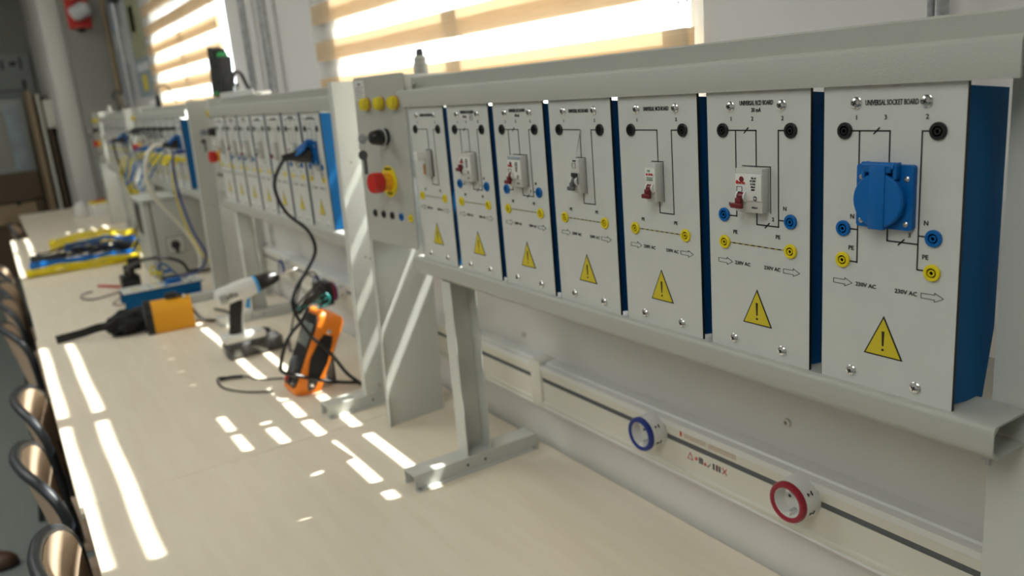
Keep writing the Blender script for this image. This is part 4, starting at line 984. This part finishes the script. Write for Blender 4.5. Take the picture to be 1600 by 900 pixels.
MB('red').box(-0.02, 0.0, -0.09, 0.09, -0.14, 0.10, bev=0.004).box(0.0, 0.12, -0.06, 0.06, -0.14, -0.12, bev=0.004).box(0.0, 0.05, -0.02, 0.05, 0.10, 0.14, bev=0.004).build('bracket', t)
b = MB('frame'); mt = Matrix.Translation((0.06, -0.05, -0.04)) @ Matrix.Rotation(R(62), 4, 'Z') @ Matrix.Rotation(R(-25), 4, 'Y')
b.lathe([(0.05, 0), (0.055, 0.01), (0.055, 0.12), (0.035, 0.15), (0, 0.15)], axis='x', seg=20, mtx=mt)
for k in range(6): b.lathe([(0.056, 0.012+k*0.018), (0.066, 0.017+k*0.018), (0.056, 0.022+k*0.018)], axis='x', seg=20, mtx=mt)
b.build('ribbed_body', t)
MB('black').lathe([(0.025, -0.17), (0.03, -0.145), (0.0, -0.12)], axis='z', seg=14).build('knob', t)
# duct at lower far wall
t = thing('wall_duct', 'dark metal cover on the far wall just above the bench', 'wall cover', (-7.585, 0.27, 0.85))
MB('greypanel').box(-0.01, 0.05, -0.15, 0.16, 0.0, 0.27, bev=0.01).build('cover', t); MB('black').box(0.05, 0.08, -0.14, -0.06, 0.05, 0.10, bev=0.006).build('latch', t)

# far corner: cupboard, boards, shelf
t = thing('steel_cabinet', 'pale grey cabinet with rounded door recess in the far left corner', 'cabinet', (-9.2, -0.62, 0))
MB('greypanel').box(-0.2, 0.2, -0.5, 0.34, 1.02, 1.72, bev=0.01).build('body', t)
MB('walldark').prism(rrect(-0.42, 0.16, 1.08, 1.62, 0.04), 0.2, 0.206, 'x').build('door', t)
MB('poster').box(0.2, 0.215, 0.17, 0.30, 1.04, 1.66, bev=0.004).build('door_edge', t)
MB('brownwood').box(-0.2, 0.2, -0.5, 0.34, 0.78, 1.02).build('plinth', t)
MB('tan').box(0.0, 0.19, -0.45, 0.27, 0.52, 0.72, bev=0.005).build('drawer', t)
MB('black').box(0.19, 0.2, -0.25, -0.21, 0.70, 0.73).box(0.19, 0.2, 0.1, 0.14, 0.70, 0.73).build('drawer_handle', t)
MB('brownwood').box(-0.2, 0.18, -0.5, 0.30, 0.0, 0.50).box(-0.2, 0.2, -0.5, 0.34, 0.74, 0.78).box(-0.2, 0.2, 0.28, 0.34, 0.0, 0.76).build('base', t)
for k, (dy, h, mm, l) in enumerate(((0.0, 1.78, 'tan', 'left'), (0.06, 1.74, 'cream', 'middle'), (0.115, 1.72, 'brownwood', 'right'))):
    o = MB(mm).box(-0.25, 0.25, -0.012, 0.012, 0, h, bev=0.002).build('wooden_board', None, (-8.85, -0.235+dy, 0.0)); o.rotation_euler = (R(0), 0, R(3))
    tag(o, 'tall thin board leaning beside the far cabinet, %s of three' % l, 'board', 'boards by the far cabinet')
t = thing('small_box', 'small cream box fixed beside the leaning boards in the far corner', 'box', (-8.55, -0.075, 1.42)); MB('cream').box(-0.04, 0.04, -0.06, 0.045, 0, 0.26, bev=0.005).build('case', t)
t = thing('whiteboard', 'pale board with dark diagrams on the far wall', 'poster', (-9.88, -0.46, 1.74)); s = MB('greypanel', 'ink').box(0, 0.02, -0.6, 0.37, 0, 0.46, bev=0.003)
for y, z, w, h in ((0.1, 0.30, 0.02, 0.10), (0.18, 0.34, 0.06, 0.04), (0.27, 0.30, 0.02, 0.12), (0.26, 0.10, 0.03, 0.09), (0.0, 0.08, 0.3, 0.01), (-0.2, 0.25, 0.1, 0.02), (-0.2, 0.15, 0.01, 0.2)): s.box(0.02, 0.023, y, y+w, z, z+h, 'ink')
s.build('sheet', t)
tag(MB('black').lathe([(0.09, 0.0), (0.10, 0.03), (0.07, 0.08), (0, 0.09)], axis='x', seg=24).build('wall_clock', None, (-9.88, -0.55, 2.68)), 'round dark fitting on the far wall above the diagrams', 'wall fitting')
